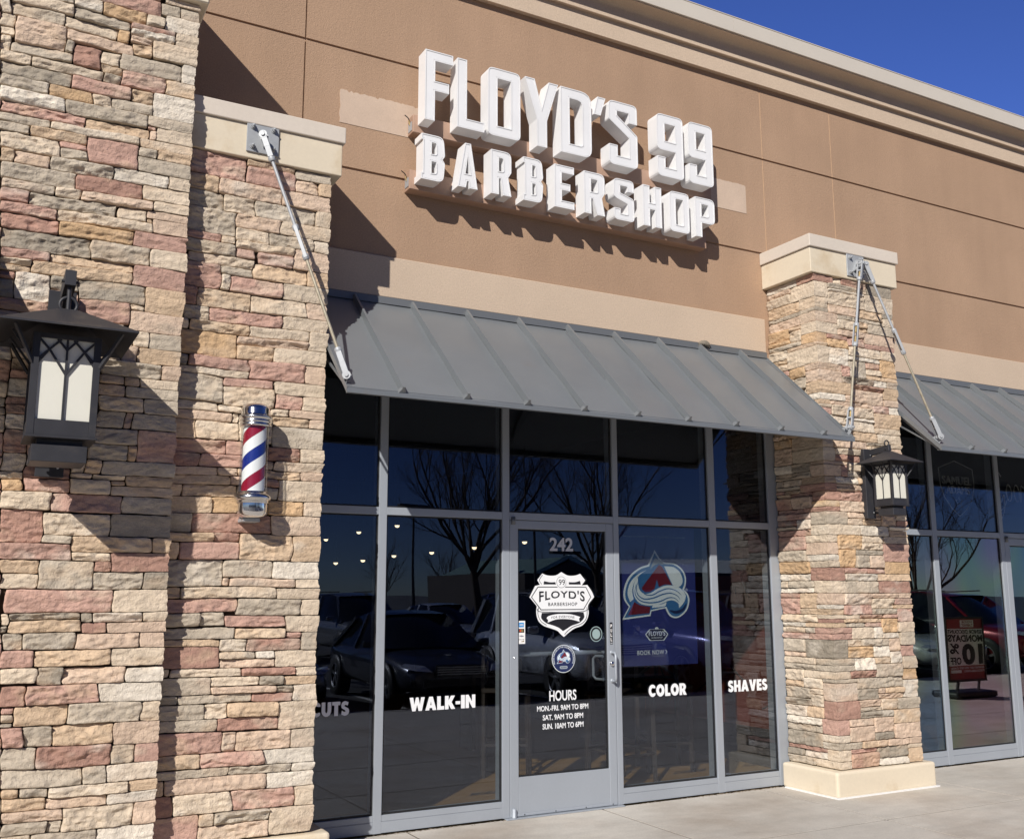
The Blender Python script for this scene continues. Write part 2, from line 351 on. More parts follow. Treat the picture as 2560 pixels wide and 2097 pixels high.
# stone outlines along the faces, in millimetres: u0,u1,v0,v1 and a colour letter (? = any)
LAYOUT_PYLON = '2003,2061,4807,4878w;2061,2383,4882,4951c;2380,2536,4951,5023w;2492,2860,5023,5120p;2883,3186,5115,5160c;2860,2974,5043,5115g;2974,3221,5043,5115g;2536,2780,4947,5023o;2061,2338,4807,4882g;2383,2695,4875,4947g;2780,2886,4947,5023g;2886,3217,4945,5043w;2010,2089,4728,4807c;2014,2089,4679,4728c;2089,2349,4651,4803h;2338,2634,4803,4874c;2695,2956,4909,4945r;2701,2956,4857,4909w;2634,2701,4799,4874o;2707,2832,4814,4857h;2956,3192,4857,4944c;2349,2722,4731,4799h;2722,2832,4747,4814t;2832,3204,4746,4857c;2020,2076,4587,4679c;2076,2397,4587,4651g;2397,2545,4587,4714r;2545,2650,4632,4715c;2650,2999,4627,4731g;2999,3201,4622,4746w;2027,2190,4523,4587c;2190,2562,4522,4582c;2545,2662,4582,4627t;2562,2662,4522,4578g;2662,2912,4527,4622p;2034,2403,4440,4522k;2038,2288,4372,4440g;2403,2732,4440,4522p;2912,3212,4532,4622t;2732,2856,4440,4521t;2288,2520,4371,4440o;2520,2625,4371,4440c;2625,2856,4372,4440g;2856,3218,4373,4527w;2045,2375,4287,4371w;2375,2826,4287,4371g;2826,3184,4308,4372g;2056,2484,4220,4287p;2827,2878,4282,4308p;2878,3180,4221,4308c;2484,2840,4220,4282t;2054,2314,4167,4220g;2314,2785,4167,4220c;2785,3221,4163,4220t;2058,2219,4110,4167g;2219,2508,4110,4167t;2065,2363,4007,4110c;2508,2785,4013,4166p;2363,2508,4072,4110p;2363,2508,4012,4072g;2786,2892,4104,4163g;2892,3201,4104,4163t;2786,3217,4013,4104g;2070,2140,3930,4003t;2140,2316,3930,4003h;2316,2651,3931,4007g;2651,2963,3932,4013w;2963,3179,3932,4013c;2079,2456,3836,3930g;2456,2820,3836,3931r;2820,3201,3845,3932c;2084,2355,3780,3836g;2355,2492,3781,3836c;2087,2231,3708,3780p;2231,2688,3706,3780g;2492,2886,3781,3836h;2886,3215,3782,3845c;2695,2854,3705,3781c;2854,3190,3732,3781h;2093,2382,3643,3706p;2382,2888,3645,3705c;2888,3226,3650,3732h;2100,2393,3552,3639r;2393,2782,3552,3636o;2782,3224,3553,3645p;2109,2565,3441,3552k;2565,2884,3440,3552g;2884,3181,3440,3553c;2113,2358,3387,3441p;2358,2796,3387,3440t;2116,2275,3352,3387c;2119,2275,3314,3352t;2275,2796,3315,3387t;2796,3180,3317,3440p;2202,2376,3159,3314w;2122,2202,3266,3313r;2128,2202,3159,3266k;2376,2518,3239,3315k;2518,2872,3204,3315k;2872,3206,3168,3317t;2135,2376,3091,3159p;2376,2518,3112,3239p;2519,2794,3081,3204p;2794,2872,3168,3204c;2794,3226,3055,3168h;2816,2904,2960,3055c;2904,3198,2961,3055g;2852,3190,2870,2960t;2771,2852,2870,2960h;2665,2984,2782,2870g;2984,3200,2781,2870h;2870,3180,2728,2781c;2796,3190,2667,2728g;2655,2787,2732,2782t;2787,2870,2730,2782t;2650,2796,2667,2730h;2898,3201,2580,2667g;2655,2898,2583,2667c;2652,2799,2489,2583g;2799,2840,2489,2583r;2840,3204,2486,2580g;2645,2879,2397,2486g;2879,3191,2304,2484p;2621,2832,2304,2397g;2832,2879,2304,2397o;2618,2705,2224,2304t;2705,3191,2224,2304g;2666,2835,2193,2224c;2835,3190,2163,2224t;2758,3202,2108,2163t;2206,2322,2168,2211c;2209,2316,2109,2168o;2322,2548,2109,2181p;2548,2758,2109,2193c;2216,2465,2013,2109c;2465,2823,2009,2108p;2823,3193,2014,2107g;2226,2432,1841,2013r;2432,2772,1886,2003c;2772,3180,1887,2009k;2432,2580,1841,1886g;2580,2986,1801,1886t;2986,3221,1801,1887t;2236,2580,1754,1841p;2242,2427,1682,1754t;2580,2780,1754,1801c;2780,3207,1698,1801r;2695,2780,1698,1754r;2427,2695,1603,1754g;2247,2427,1603,1682c;2695,2952,1602,1698g;2952,3211,1602,1698k;2279,2808,1479,1602p;2808,3188,1479,1602c;2303,2654,1442,1479k;2656,2713,1426,1479k;2713,2964,1425,1479w;2964,3229,1425,1479c;2262,2302,1416,1479c;2302,2656,1376,1442t;2658,2784,1367,1425r;2784,3222,1367,1425h;2266,2302,1377,1416k;2283,2375,1289,1376g;2375,2631,1287,1376g;2631,2956,1284,1367h;2956,3185,1283,1367h;2278,2436,1197,1287p;2436,2820,1199,1284t;2820,3196,1191,1283c;2284,2459,1116,1197c;2459,2585,1105,1199k;2585,2897,1105,1191h;2897,3215,1105,1182w;2292,2412,1002,1106r;2412,2764,1004,1105p;2764,3215,1004,1105w;2364,2613,900,1002t;2613,2982,898,1004g;2982,3226,898,1004c;2303,2364,900,921k;2308,2411,794,899p;2411,2548,795,900g;2548,2851,795,898t;2851,3200,781,898h;2316,2478,685,794g;2478,2845,685,795r;2845,2962,685,781g;2962,3221,685,781p;2828,3213,595,685w;2323,2707,595,685g;2707,2828,595,685g;2329,2412,548,595t;2412,2547,548,595g;2547,2941,538,595c;2941,3194,538,595t;2333,2540,484,548t;2540,2833,484,538h;2833,3208,483,538w;2337,2625,429,484h;2625,2972,369,484c;2972,3223,369,483h;2342,2558,369,429g;2558,2625,369,429g;2488,2804,278,369g;2804,3221,245,369w;2347,2488,304,369c;0,245,0,100?;245,460,0,100?;460,770,0,100?;770,965,0,45?;965,1395,0,85?;1395,1645,0,55?;1645,1875,0,115?;1875,2185,0,130?;2185,2515,0,85?;2515,2870,0,55?;2870,3195,0,55?;3195,3520,0,115?;3520,3710,0,130?;770,965,45,175?;1395,1645,55,100?;2515,2775,55,100?;2775,3195,55,120?;965,1275,85,200?;1275,1395,85,170?;2185,2515,85,170?;0,290,100,230?;290,770,100,155?;1395,1645,100,155?;2515,2775,100,165?;1645,1875,115,200?;3195,3520,115,245?;2775,3190,120,245?;1875,2185,130,230?;3520,3710,130,195?;290,770,155,200?;1395,1645,155,255?;2515,2775,165,220?;1275,1395,170,235?;2185,2515,170,280?;770,965,175,290?;3520,3710,195,310?;290,770,200,300?;965,1275,200,245?;1645,1875,200,330?;2515,2775,220,280?;0,290,230,360?;1875,2185,230,285?;1275,1395,235,320?;965,1275,245,375?;3220,3520,245,290?;1395,1645,255,355?;2185,2490,280,305?;1875,2185,285,330?;770,965,290,335?;3220,3520,290,370?;290,475,300,355?;475,770,300,365?;2185,2345,305,370?;3520,3710,310,440?;1275,1395,320,385?;1645,2185,330,460?;770,965,335,420?;290,475,355,440?;1395,1645,355,455?;0,290,360,405?;475,770,365,495?;2185,2340,370,430?;3225,3520,370,485?;965,1275,375,440?;1275,1395,385,450?;0,290,405,505?;770,965,420,550?;2185,2335,430,550?;290,475,440,525?;965,1275,440,555?;3520,3710,440,555?;1275,1395,450,535?;1395,1645,455,520?;1645,1995,460,525?;1995,2185,460,505?;3210,3520,485,595?;475,770,495,560?;0,290,505,590?;1995,2185,505,605?;1395,1645,520,585?;290,475,525,655?;1645,1995,525,625?;1275,1395,535,665?;770,965,550,605?;2185,2330,550,595?;965,1275,555,620?;3520,3710,555,610?;475,770,560,675?;1395,1645,585,630?;0,290,590,655?;2185,2325,595,650?;3215,3520,595,685?;770,965,605,650?;1995,2185,605,720?;3520,3710,610,710?;965,1275,620,675?;1645,1995,625,670?;1395,1645,630,685?;770,965,650,780?;2185,2325,650,685?;0,475,655,720?;1275,1395,665,780?;1645,1845,670,770?;1845,1995,670,725?;475,770,675,775?;965,1275,675,740?;1395,1645,685,800?;2185,2315,685,795?;3220,3520,685,730?;3520,3710,710,765?;0,235,720,805?;235,475,720,820?;1995,2185,720,805?;1845,1995,725,840?;3220,3520,730,845?;965,1275,740,870?;3520,3710,765,865?;1645,1845,770,870?;475,770,775,830?;770,965,780,910?;1275,1395,780,845?;2185,2310,795,850?;1395,1645,800,885?;0,235,805,850?;1995,2185,805,850?;235,475,820,885?;475,770,830,875?;1845,1995,840,925?;1275,1395,845,945?;3220,3520,845,900?;0,235,850,980?;1995,2310,850,900?;3520,3710,865,930?;965,1275,870,915?;1645,1845,870,1000?;475,770,875,930?;235,475,885,1015?;1395,1645,885,930?;1995,2305,900,1000?;3225,3520,900,945?;770,965,910,965?;965,1275,915,1015?;2305,2365,920,965?;1845,1995,925,1055?;475,770,930,1060?;1395,1645,930,985?;3520,3710,930,975?;1275,1395,945,990?;3225,3520,945,990?;770,965,965,1050?;2305,2365,965,1000?;3520,3710,975,1060?;0,235,980,1080?;1395,1645,985,1050?;1275,1395,990,1055?;3225,3520,990,1045?;1645,1845,1000,1115?;1995,2290,1000,1115?;235,475,1015,1145?;965,1275,1015,1130?;3225,3520,1045,1145?;770,965,1050,1095?;1395,1645,1050,1135?;1275,1395,1055,1120?;1845,1995,1055,1170?;475,770,1060,1105?;3520,3710,1060,1160?;0,235,1080,1180?;770,965,1095,1150?;475,770,1105,1170?;1645,1845,1115,1180?;1995,2285,1115,1195?;1275,1395,1120,1250?;965,1275,1130,1260?;1395,1645,1135,1265?;235,475,1145,1190?;3225,3520,1145,1245?;770,965,1150,1280?;3520,3710,1160,1205?;475,770,1170,1225?;1845,1995,1170,1215?;0,235,1180,1265?;1645,1845,1180,1225?;235,475,1190,1320?;1995,2280,1195,1325?;3520,3710,1205,1305?;1845,1995,1215,1260?;475,770,1225,1270?;1645,1845,1225,1270?;3225,3520,1245,1375?;1275,1395,1250,1380?;965,1275,1260,1345?;1845,1995,1260,1390?;0,235,1265,1330?;1395,1645,1265,1350?;475,770,1270,1370?;1645,1845,1270,1315?;770,965,1280,1365?;3520,3710,1305,1420?;1645,1845,1315,1370?;235,475,1320,1405?;1995,2280,1325,1375?;0,235,1330,1415?;965,1275,1345,1410?;1395,1645,1350,1405?;770,965,1365,1430?;475,770,1370,1485?;1645,1845,1370,1470?;1995,2265,1375,1415?;3225,3520,1375,1425?;1275,1395,1380,1465?;1845,1995,1390,1490?;235,475,1405,1470?;1395,1645,1405,1535?;965,1275,1410,1525?;0,235,1415,1515?;1995,2260,1415,1515?;3520,3710,1420,1550?;3230,3520,1425,1470?;770,965,1430,1545?;1275,1395,1465,1510?;235,475,1470,1525?;1645,1845,1470,1585?;3230,3520,1470,1585?;3190,3230,1480,1535?;475,770,1485,1615?;1845,1995,1490,1545?;1275,1395,1510,1625?;0,235,1515,1580?;1995,2260,1515,1560?;235,475,1525,1610?;965,1275,1525,1655?;1395,1645,1535,1580?;3190,3230,1535,1600?;770,965,1545,1660?;1845,1995,1545,1590?;3520,3710,1550,1635?;1995,2260,1560,1605?;0,235,1580,1680?;1395,1645,1580,1665?;1645,1845,1585,1685?;3230,3520,1585,1650?;1845,1995,1590,1675?;1995,2245,1605,1680?;235,475,1610,1695?;475,770,1615,1730?;1275,1395,1625,1755?;3520,3710,1635,1680?;3230,3520,1650,1715?;965,1275,1655,1755?;770,965,1660,1775?;1395,1645,1665,1730?;1845,1995,1675,1740?;0,235,1680,1780?;1995,2240,1680,1755?;3520,3710,1680,1795?;1645,1845,1685,1750?;235,475,1695,1810?;3210,3520,1715,1800?;475,770,1730,1845?;1395,1645,1730,1830?;1845,1995,1740,1805?;1645,1845,1750,1880?;965,1190,1755,1800?;1190,1395,1755,1810?;1995,2235,1755,1840?;770,965,1775,1860?;0,235,1780,1845?;3520,3710,1795,1840?;965,1190,1800,1845?;3220,3520,1800,1865?;1845,1995,1805,1935?;235,475,1810,1875?;1190,1395,1810,1895?;1395,1645,1830,1960?;1995,2225,1840,1925?;3520,3710,1840,1885?;0,235,1845,1945?;475,770,1845,1890?;965,1190,1845,1960?;770,965,1860,1975?;3220,3520,1865,1950?;235,475,1875,1960?;1645,1845,1880,1995?;3180,3220,1885,2015?;3520,3710,1885,1970?;475,770,1890,1990?;1190,1395,1895,1995?;1995,2225,1925,2010?;1845,1995,1935,2065?;0,235,1945,2075?;3220,3520,1950,2035?;235,475,1960,2045?;965,1190,1960,2060?;1395,1645,1960,2045?;3520,3710,1970,2085?;770,965,1975,2105?;475,770,1990,2035?;1190,1395,1995,2110?;1645,1845,1995,2040?;1995,2215,2010,2065?;475,770,2035,2080?;3220,3520,2035,2150?;1645,1845,2040,2085?;235,475,2045,2160?;1395,1645,2045,2100?;965,1190,2060,2105?;1845,2215,2065,2110?;0,235,2075,2175?;475,770,2080,2125?;1645,1845,2085,2130?;3520,3710,2085,2150?;1395,1645,2100,2165?;770,1190,2105,2160?;1190,1395,2110,2175?;1845,2210,2110,2170?;475,770,2125,2210?;1645,1845,2130,2260?;3220,3410,2150,2195?;3410,3710,2150,2265?;235,475,2160,2245?;770,1190,2160,2205?;1395,1645,2165,2250?;2760,2835,2165,2195?;1845,2205,2170,2285?;0,235,2175,2230?;1190,1395,2175,2220?;2320,2550,2180,2245?;2550,2665,2195,2225?;3220,3410,2195,2295?;770,1060,2205,2250?;1060,1190,2205,2270?;475,770,2210,2265?;2205,2320,2210,2310?;1190,1395,2220,2275?;2550,2620,2225,2325?;0,235,2230,2285?;235,475,2245,2300?;2320,2550,2245,2300?;770,1060,2250,2295?;1395,1645,2250,2315?;1645,1845,2260,2315?;475,770,2265,2350?;3410,3710,2265,2320?;1060,1190,2270,2355?;1190,1395,2275,2330?;0,235,2285,2330?;1845,2205,2285,2415?;770,1060,2295,2360?;3220,3410,2295,2380?;235,475,2300,2365?;2320,2550,2300,2400?;2205,2320,2310,2440?;1395,1665,2315,2380?;1665,1845,2315,2360?;3410,3710,2320,2365?;2550,2620,2325,2370?;0,235,2330,2385?;1190,1395,2330,2415?;475,770,2350,2465?;1060,1190,2355,2420?;770,1060,2360,2490?;1665,1845,2360,2490?;235,475,2365,2430?;3410,3710,2365,2495?;2550,2620,2370,2455?;1395,1665,2380,2445?;3220,3410,2380,2465?;0,235,2385,2470?;2320,2550,2400,2485?;1190,1395,2415,2500?;1845,2205,2415,2515?;1060,1190,2420,2475?;235,475,2430,2515?;2205,2320,2440,2525?;1395,1665,2445,2575?;2550,2620,2455,2570?;475,770,2465,2580?;3220,3410,2465,2550?;0,235,2470,2525?;1060,1190,2475,2520?;2320,2550,2485,2530?;770,1060,2490,2620?;1665,1845,2490,2535?;3410,3710,2495,2610?;1190,1395,2500,2565?;235,475,2515,2570?;1845,2205,2515,2560?;1060,1190,2520,2585?;0,235,2525,2570?;2205,2320,2525,2580?;2320,2550,2530,2575?;1665,1845,2535,2650?;3205,3410,2550,2595?;1845,2055,2560,2625?;2055,2205,2560,2615?;1190,1395,2565,2665?;0,295,2570,2700?;295,475,2570,2635?;2550,2620,2570,2670?;1395,1665,2575,2660?;2320,2550,2575,2620?;475,770,2580,2710?;2205,2320,2580,2625?;1060,1190,2585,2715?;3205,3410,2595,2680?;3410,3710,2610,2740?;2055,2205,2615,2700?;770,1060,2620,2705?;2320,2550,2620,2685?;1845,2055,2625,2710?;2205,2320,2625,2725?;295,475,2635,2680?;1665,1845,2650,2705?;1395,1665,2660,2705?;1190,1395,2665,2780?;2550,2620,2670,2715?;295,475,2680,2735?;3205,3410,2680,2810?;2320,2550,2685,2750?;0,295,2700,2755?;2055,2205,2700,2815?;770,1060,2705,2820?;1395,1635,2705,2820?;1635,1845,2705,2820?;475,770,2710,2795?;1845,2055,2710,2765?;1060,1190,2715,2800?;2550,2620,2715,2845?;2205,2320,2725,2770?;295,475,2735,2790?;3410,3710,2740,2840?;2320,2550,2750,2835?;0,295,2755,2870?;1845,2055,2765,2850?;2205,2320,2770,2835?;1190,1395,2780,2865?;295,475,2790,2920?;475,770,2795,2860?;1060,1190,2800,2930?;3205,3410,2810,2895?;2055,2205,2815,2900?;770,1060,2820,2920?;1395,1635,2820,2950?;1635,1845,2820,2865?;2205,2550,2835,2900?;3410,3710,2840,2940?;2550,2620,2845,2890?;1845,2055,2850,2895?;475,770,2860,2990?;1190,1395,2865,2930?;1635,1845,2865,2995?;0,295,2870,2925?;2665,2770,2870,2935?;2550,2620,2890,2955?;1845,2055,2895,3025?;3205,3410,2895,2940?;2055,2240,2900,2945?;2240,2550,2900,3015?;295,475,2920,3050?;770,1060,2920,2975?;0,295,2925,3040?;1060,1395,2930,3060?;2665,2770,2935,2980?;3205,3430,2940,2985?;3430,3710,2940,2985?;2055,2240,2945,3030?;1395,1635,2950,3065?;2550,2620,2955,3080?;2770,2815,2960,3055?;770,1060,2975,3020?;2665,2770,2980,3080?;3205,3535,2985,3055?;3535,3710,2985,3070?;475,770,2990,3120?;1635,1845,2995,3060?;2240,2550,3015,3080?;770,1060,3020,3105?;1845,2055,3025,3125?;2055,2240,3030,3090?;0,295,3040,3170?;295,475,3050,3115?;3225,3535,3055,3100?;1060,1395,3060,3190?;1635,1845,3060,3175?;1395,1635,3065,3130?;3535,3710,3070,3125?;2055,2135,3090,3160?;3225,3535,3100,3165?;770,1060,3105,3205?;295,475,3115,3170?;475,770,3120,3205?;1845,2055,3125,3170?;3535,3710,3125,3180?;1395,1635,3130,3245?;2055,2130,3160,3265?;3225,3535,3165,3210?;0,355,3170,3300?;355,475,3170,3235?;1845,2055,3170,3285?;1635,1845,3175,3260?;3535,3710,3180,3280?;1060,1395,3190,3245?;475,755,3205,3260?;755,1060,3205,3260?;3225,3535,3210,3295?;355,475,3235,3350?;1060,1255,3245,3375?;1255,1635,3245,3310?;475,750,3260,3390?;750,1060,3260,3360?;1635,1845,3260,3360?;2055,2120,3265,3350?;3535,3710,3280,3365?;1845,2055,3285,3330?;3225,3535,3295,3350?;0,210,3300,3365?;210,355,3300,3365?;1255,1635,3310,3410?;1845,2055,3330,3415?;355,475,3350,3415?;2055,2115,3350,3440?;3225,3535,3350,3480?;750,1060,3360,3405?;1635,1845,3360,3460?;0,355,3365,3495?;3535,3710,3365,3450?;1060,1255,3375,3430?;475,750,3390,3520?;750,1060,3405,3520?;1255,1635,3410,3465?;355,475,3415,3545?;1845,2055,3415,3470?;1060,1255,3430,3560?;2055,2110,3440,3485?;3535,3710,3450,3495?;1635,1845,3460,3590?;1255,1480,3465,3565?;1480,1635,3465,3595?;1845,2055,3470,3555?;3225,3535,3480,3595?;2055,2110,3485,3550?;0,355,3495,3595?;3535,3710,3495,3550?;475,745,3520,3620?;745,1060,3520,3635?;355,475,3545,3610?;2055,2100,3550,3645?;3535,3710,3550,3680?;1845,2055,3555,3620?;1060,1255,3560,3605?;1255,1480,3565,3620?;1635,1845,3590,3655?;0,355,3595,3650?;1480,1635,3595,3660?;3225,3535,3595,3680?;1060,1255,3605,3735?;355,475,3610,3710?;475,745,3620,3705?;1255,1480,3620,3665?;1845,2055,3620,3705?;745,1060,3635,3735?;2055,2095,3645,3710?;0,195,3650,3735?;195,355,3650,3735?;1635,1845,3655,3740?;1480,1635,3660,3725?;1255,1480,3665,3730?;3225,3545,3680,3765?;3545,3710,3680,3795?;475,745,3705,3750?;1845,2055,3705,3760?;2855,2890,3705,3730?;355,475,3710,3795?;1480,1635,3725,3840?;1255,1480,3730,3830?;3190,3225,3730,3780?;0,355,3735,3865?;745,1255,3735,3790?;1635,1845,3740,3855?;475,745,3750,3850?;1845,2055,3760,3815?;3225,3545,3765,3830?;745,1255,3790,3890?;355,475,3795,3880?;3545,3710,3795,3860?;1845,2055,3815,3900?;1255,1480,3830,3885?;3225,3545,3830,3930?;1480,1635,3840,3905?;475,745,3850,3895?;1635,1845,3855,3985?;3545,3710,3860,3925?;0,195,3865,3910?;195,355,3865,3950?;355,475,3880,3925?;1255,1480,3885,3985?;745,985,3890,3955?;985,1255,3890,3975?;475,745,3895,3940?;1845,2055,3900,3945?;1480,1635,3905,4005?;0,195,3910,4010?;355,475,3925,3980?;3545,3710,3925,4010?;3225,3545,3930,4045?;475,745,3940,3995?;1845,2055,3945,4010?;195,355,3950,4050?;745,985,3955,4055?;985,1255,3975,4075?;355,475,3980,4095?;1255,1480,3985,4070?;1635,1845,3985,4070?;475,745,3995,4110?;1480,1635,4005,4135?;0,195,4010,4110?;1845,2055,4010,4065?;3545,3710,4010,4095?;3215,3545,4045,4165?;195,355,4050,4165?;745,985,4055,4140?;1845,2055,4065,4130?;1255,1480,4070,4115?;1635,1845,4070,4135?;985,1255,4075,4130?;355,475,4095,4180?;3545,3710,4095,4150?;0,195,4110,4240?;475,745,4110,4210?;1255,1480,4115,4200?;985,1255,4130,4215?;1845,2055,4130,4245?;1480,1845,4135,4200?;745,985,4140,4270?;3545,3710,4150,4235?;195,355,4165,4265?;3220,3545,4165,4265?;355,475,4180,4295?;1255,1570,4200,4285?;1570,1845,4200,4285?;475,745,4210,4310?;985,1255,4215,4270?;2840,2880,4220,4280?;3180,3220,4220,4310?;3545,3710,4235,4300?;0,195,4240,4340?;1845,2055,4245,4285?;195,355,4265,4365?;3220,3545,4265,4350?;745,1025,4270,4315?;1025,1255,4270,4400?;1255,1460,4285,4415?;1460,1910,4285,4385?;1910,2045,4285,4370?;355,475,4295,4395?;3545,3710,4300,4385?;475,745,4310,4425?;3185,3220,4310,4375?;745,1025,4315,4415?;0,195,4340,4405?;3220,3545,4350,4415?;195,355,4365,4420?;1910,2040,4370,4440?;1460,1910,4385,4450?;3545,3710,4385,4450?;355,475,4395,4480?;1025,1255,4400,4485?;0,195,4405,4490?;745,1025,4415,4480?;1255,1460,4415,4460?;3220,3545,4415,4530?;195,355,4420,4520?;475,745,4425,4470?;1910,2035,4440,4525?;1460,1670,4450,4535?;1670,1910,4450,4550?;3545,3710,4450,4515?;1255,1460,4460,4525?;475,745,4470,4525?;355,475,4480,4525?;745,1025,4480,4525?;1025,1255,4485,4570?;0,195,4490,4555?;3545,3710,4515,4570?;195,355,4520,4650?;355,810,4525,4655?;810,1025,4525,4590?;1255,1460,4525,4570?;1910,2025,4525,4585?;3210,3545,4530,4595?;1460,1670,4535,4600?;1670,1910,4550,4605?;0,195,4555,4670?;1025,1340,4570,4670?;1340,1460,4570,4700?;3545,3710,4570,4655?;1910,2020,4585,4680?;810,1025,4590,4655?;3210,3545,4595,4695?;1460,1670,4600,4655?;1670,1910,4605,4660?;195,355,4650,4765?;2350,2395,4650,4730?;355,755,4655,4720?;755,1025,4655,4770?;1460,1670,4655,4740?;3545,3710,4655,4710?;1670,1910,4660,4725?;0,195,4670,4770?;1025,1340,4670,4735?;1910,2015,4680,4730?;3210,3410,4695,4810?;3410,3545,4695,4740?;1340,1460,4700,4815?;3545,3710,4710,4795?;355,755,4720,4820?;1670,1910,4725,4780?;1910,2010,4730,4805?;1025,1340,4735,4780?;1460,1670,4740,4855?;3410,3545,4740,4805?;195,355,4765,4810?;0,195,4770,4855?;755,1025,4770,4885?;1025,1340,4780,4835?;1670,1910,4780,4835?;3545,3710,4795,4860?;1910,2005,4805,4905?;3410,3545,4805,4920?;195,355,4810,4875?;3210,3410,4810,4895?;1340,1460,4815,4880?;355,755,4820,4885?;1025,1340,4835,4935?;1670,1910,4835,4950?;0,195,4855,4955?;1460,1670,4855,4920?;3545,3710,4860,4960?;195,355,4875,4940?;1340,1460,4880,4980?;2005,2060,4880,4945?;355,750,4885,4950?;750,1025,4885,4970?;3210,3410,4895,4945?;1910,2005,4905,4990?;1460,1670,4920,4965?;3410,3545,4920,5020?;1025,1340,4935,4980?;195,355,4940,5055?;2005,2060,4945,5075?;3215,3410,4945,5045?;355,570,4950,5065?;570,750,4950,5035?;1670,1910,4950,4995?;2060,2380,4950,5065?;0,195,4955,5000?;3545,3710,4960,5045?;1460,1670,4965,5095?;750,1025,4970,5025?;1025,1460,4980,5025?;1910,2005,4990,5055?;1670,1910,4995,5095?;0,195,5000,5045?;3410,3545,5020,5105?;750,1185,5025,5110?;1185,1460,5025,5090?;2380,2490,5025,5110?;570,750,5035,5080?;0,195,5045,5160?;3220,3410,5045,5110?;3545,3710,5045,5160?;195,355,5055,5120?;1910,2005,5055,5120?;355,570,5065,5160?;2060,2380,5065,5120?;2005,2060,5075,5160?;570,750,5080,5160?;1185,1460,5090,5160?;1460,1910,5095,5160?;3410,3545,5105,5160?;750,955,5110,5160?;955,1185,5110,5160?;2380,2490,5110,5160?;3220,3410,5110,5160?;3185,3220,5115,5160?;195,355,5120,5160?;1910,2005,5120,5160?;2060,2380,5120,5160?;2490,2730,5120,5160?;2730,2860,5120,5160?'
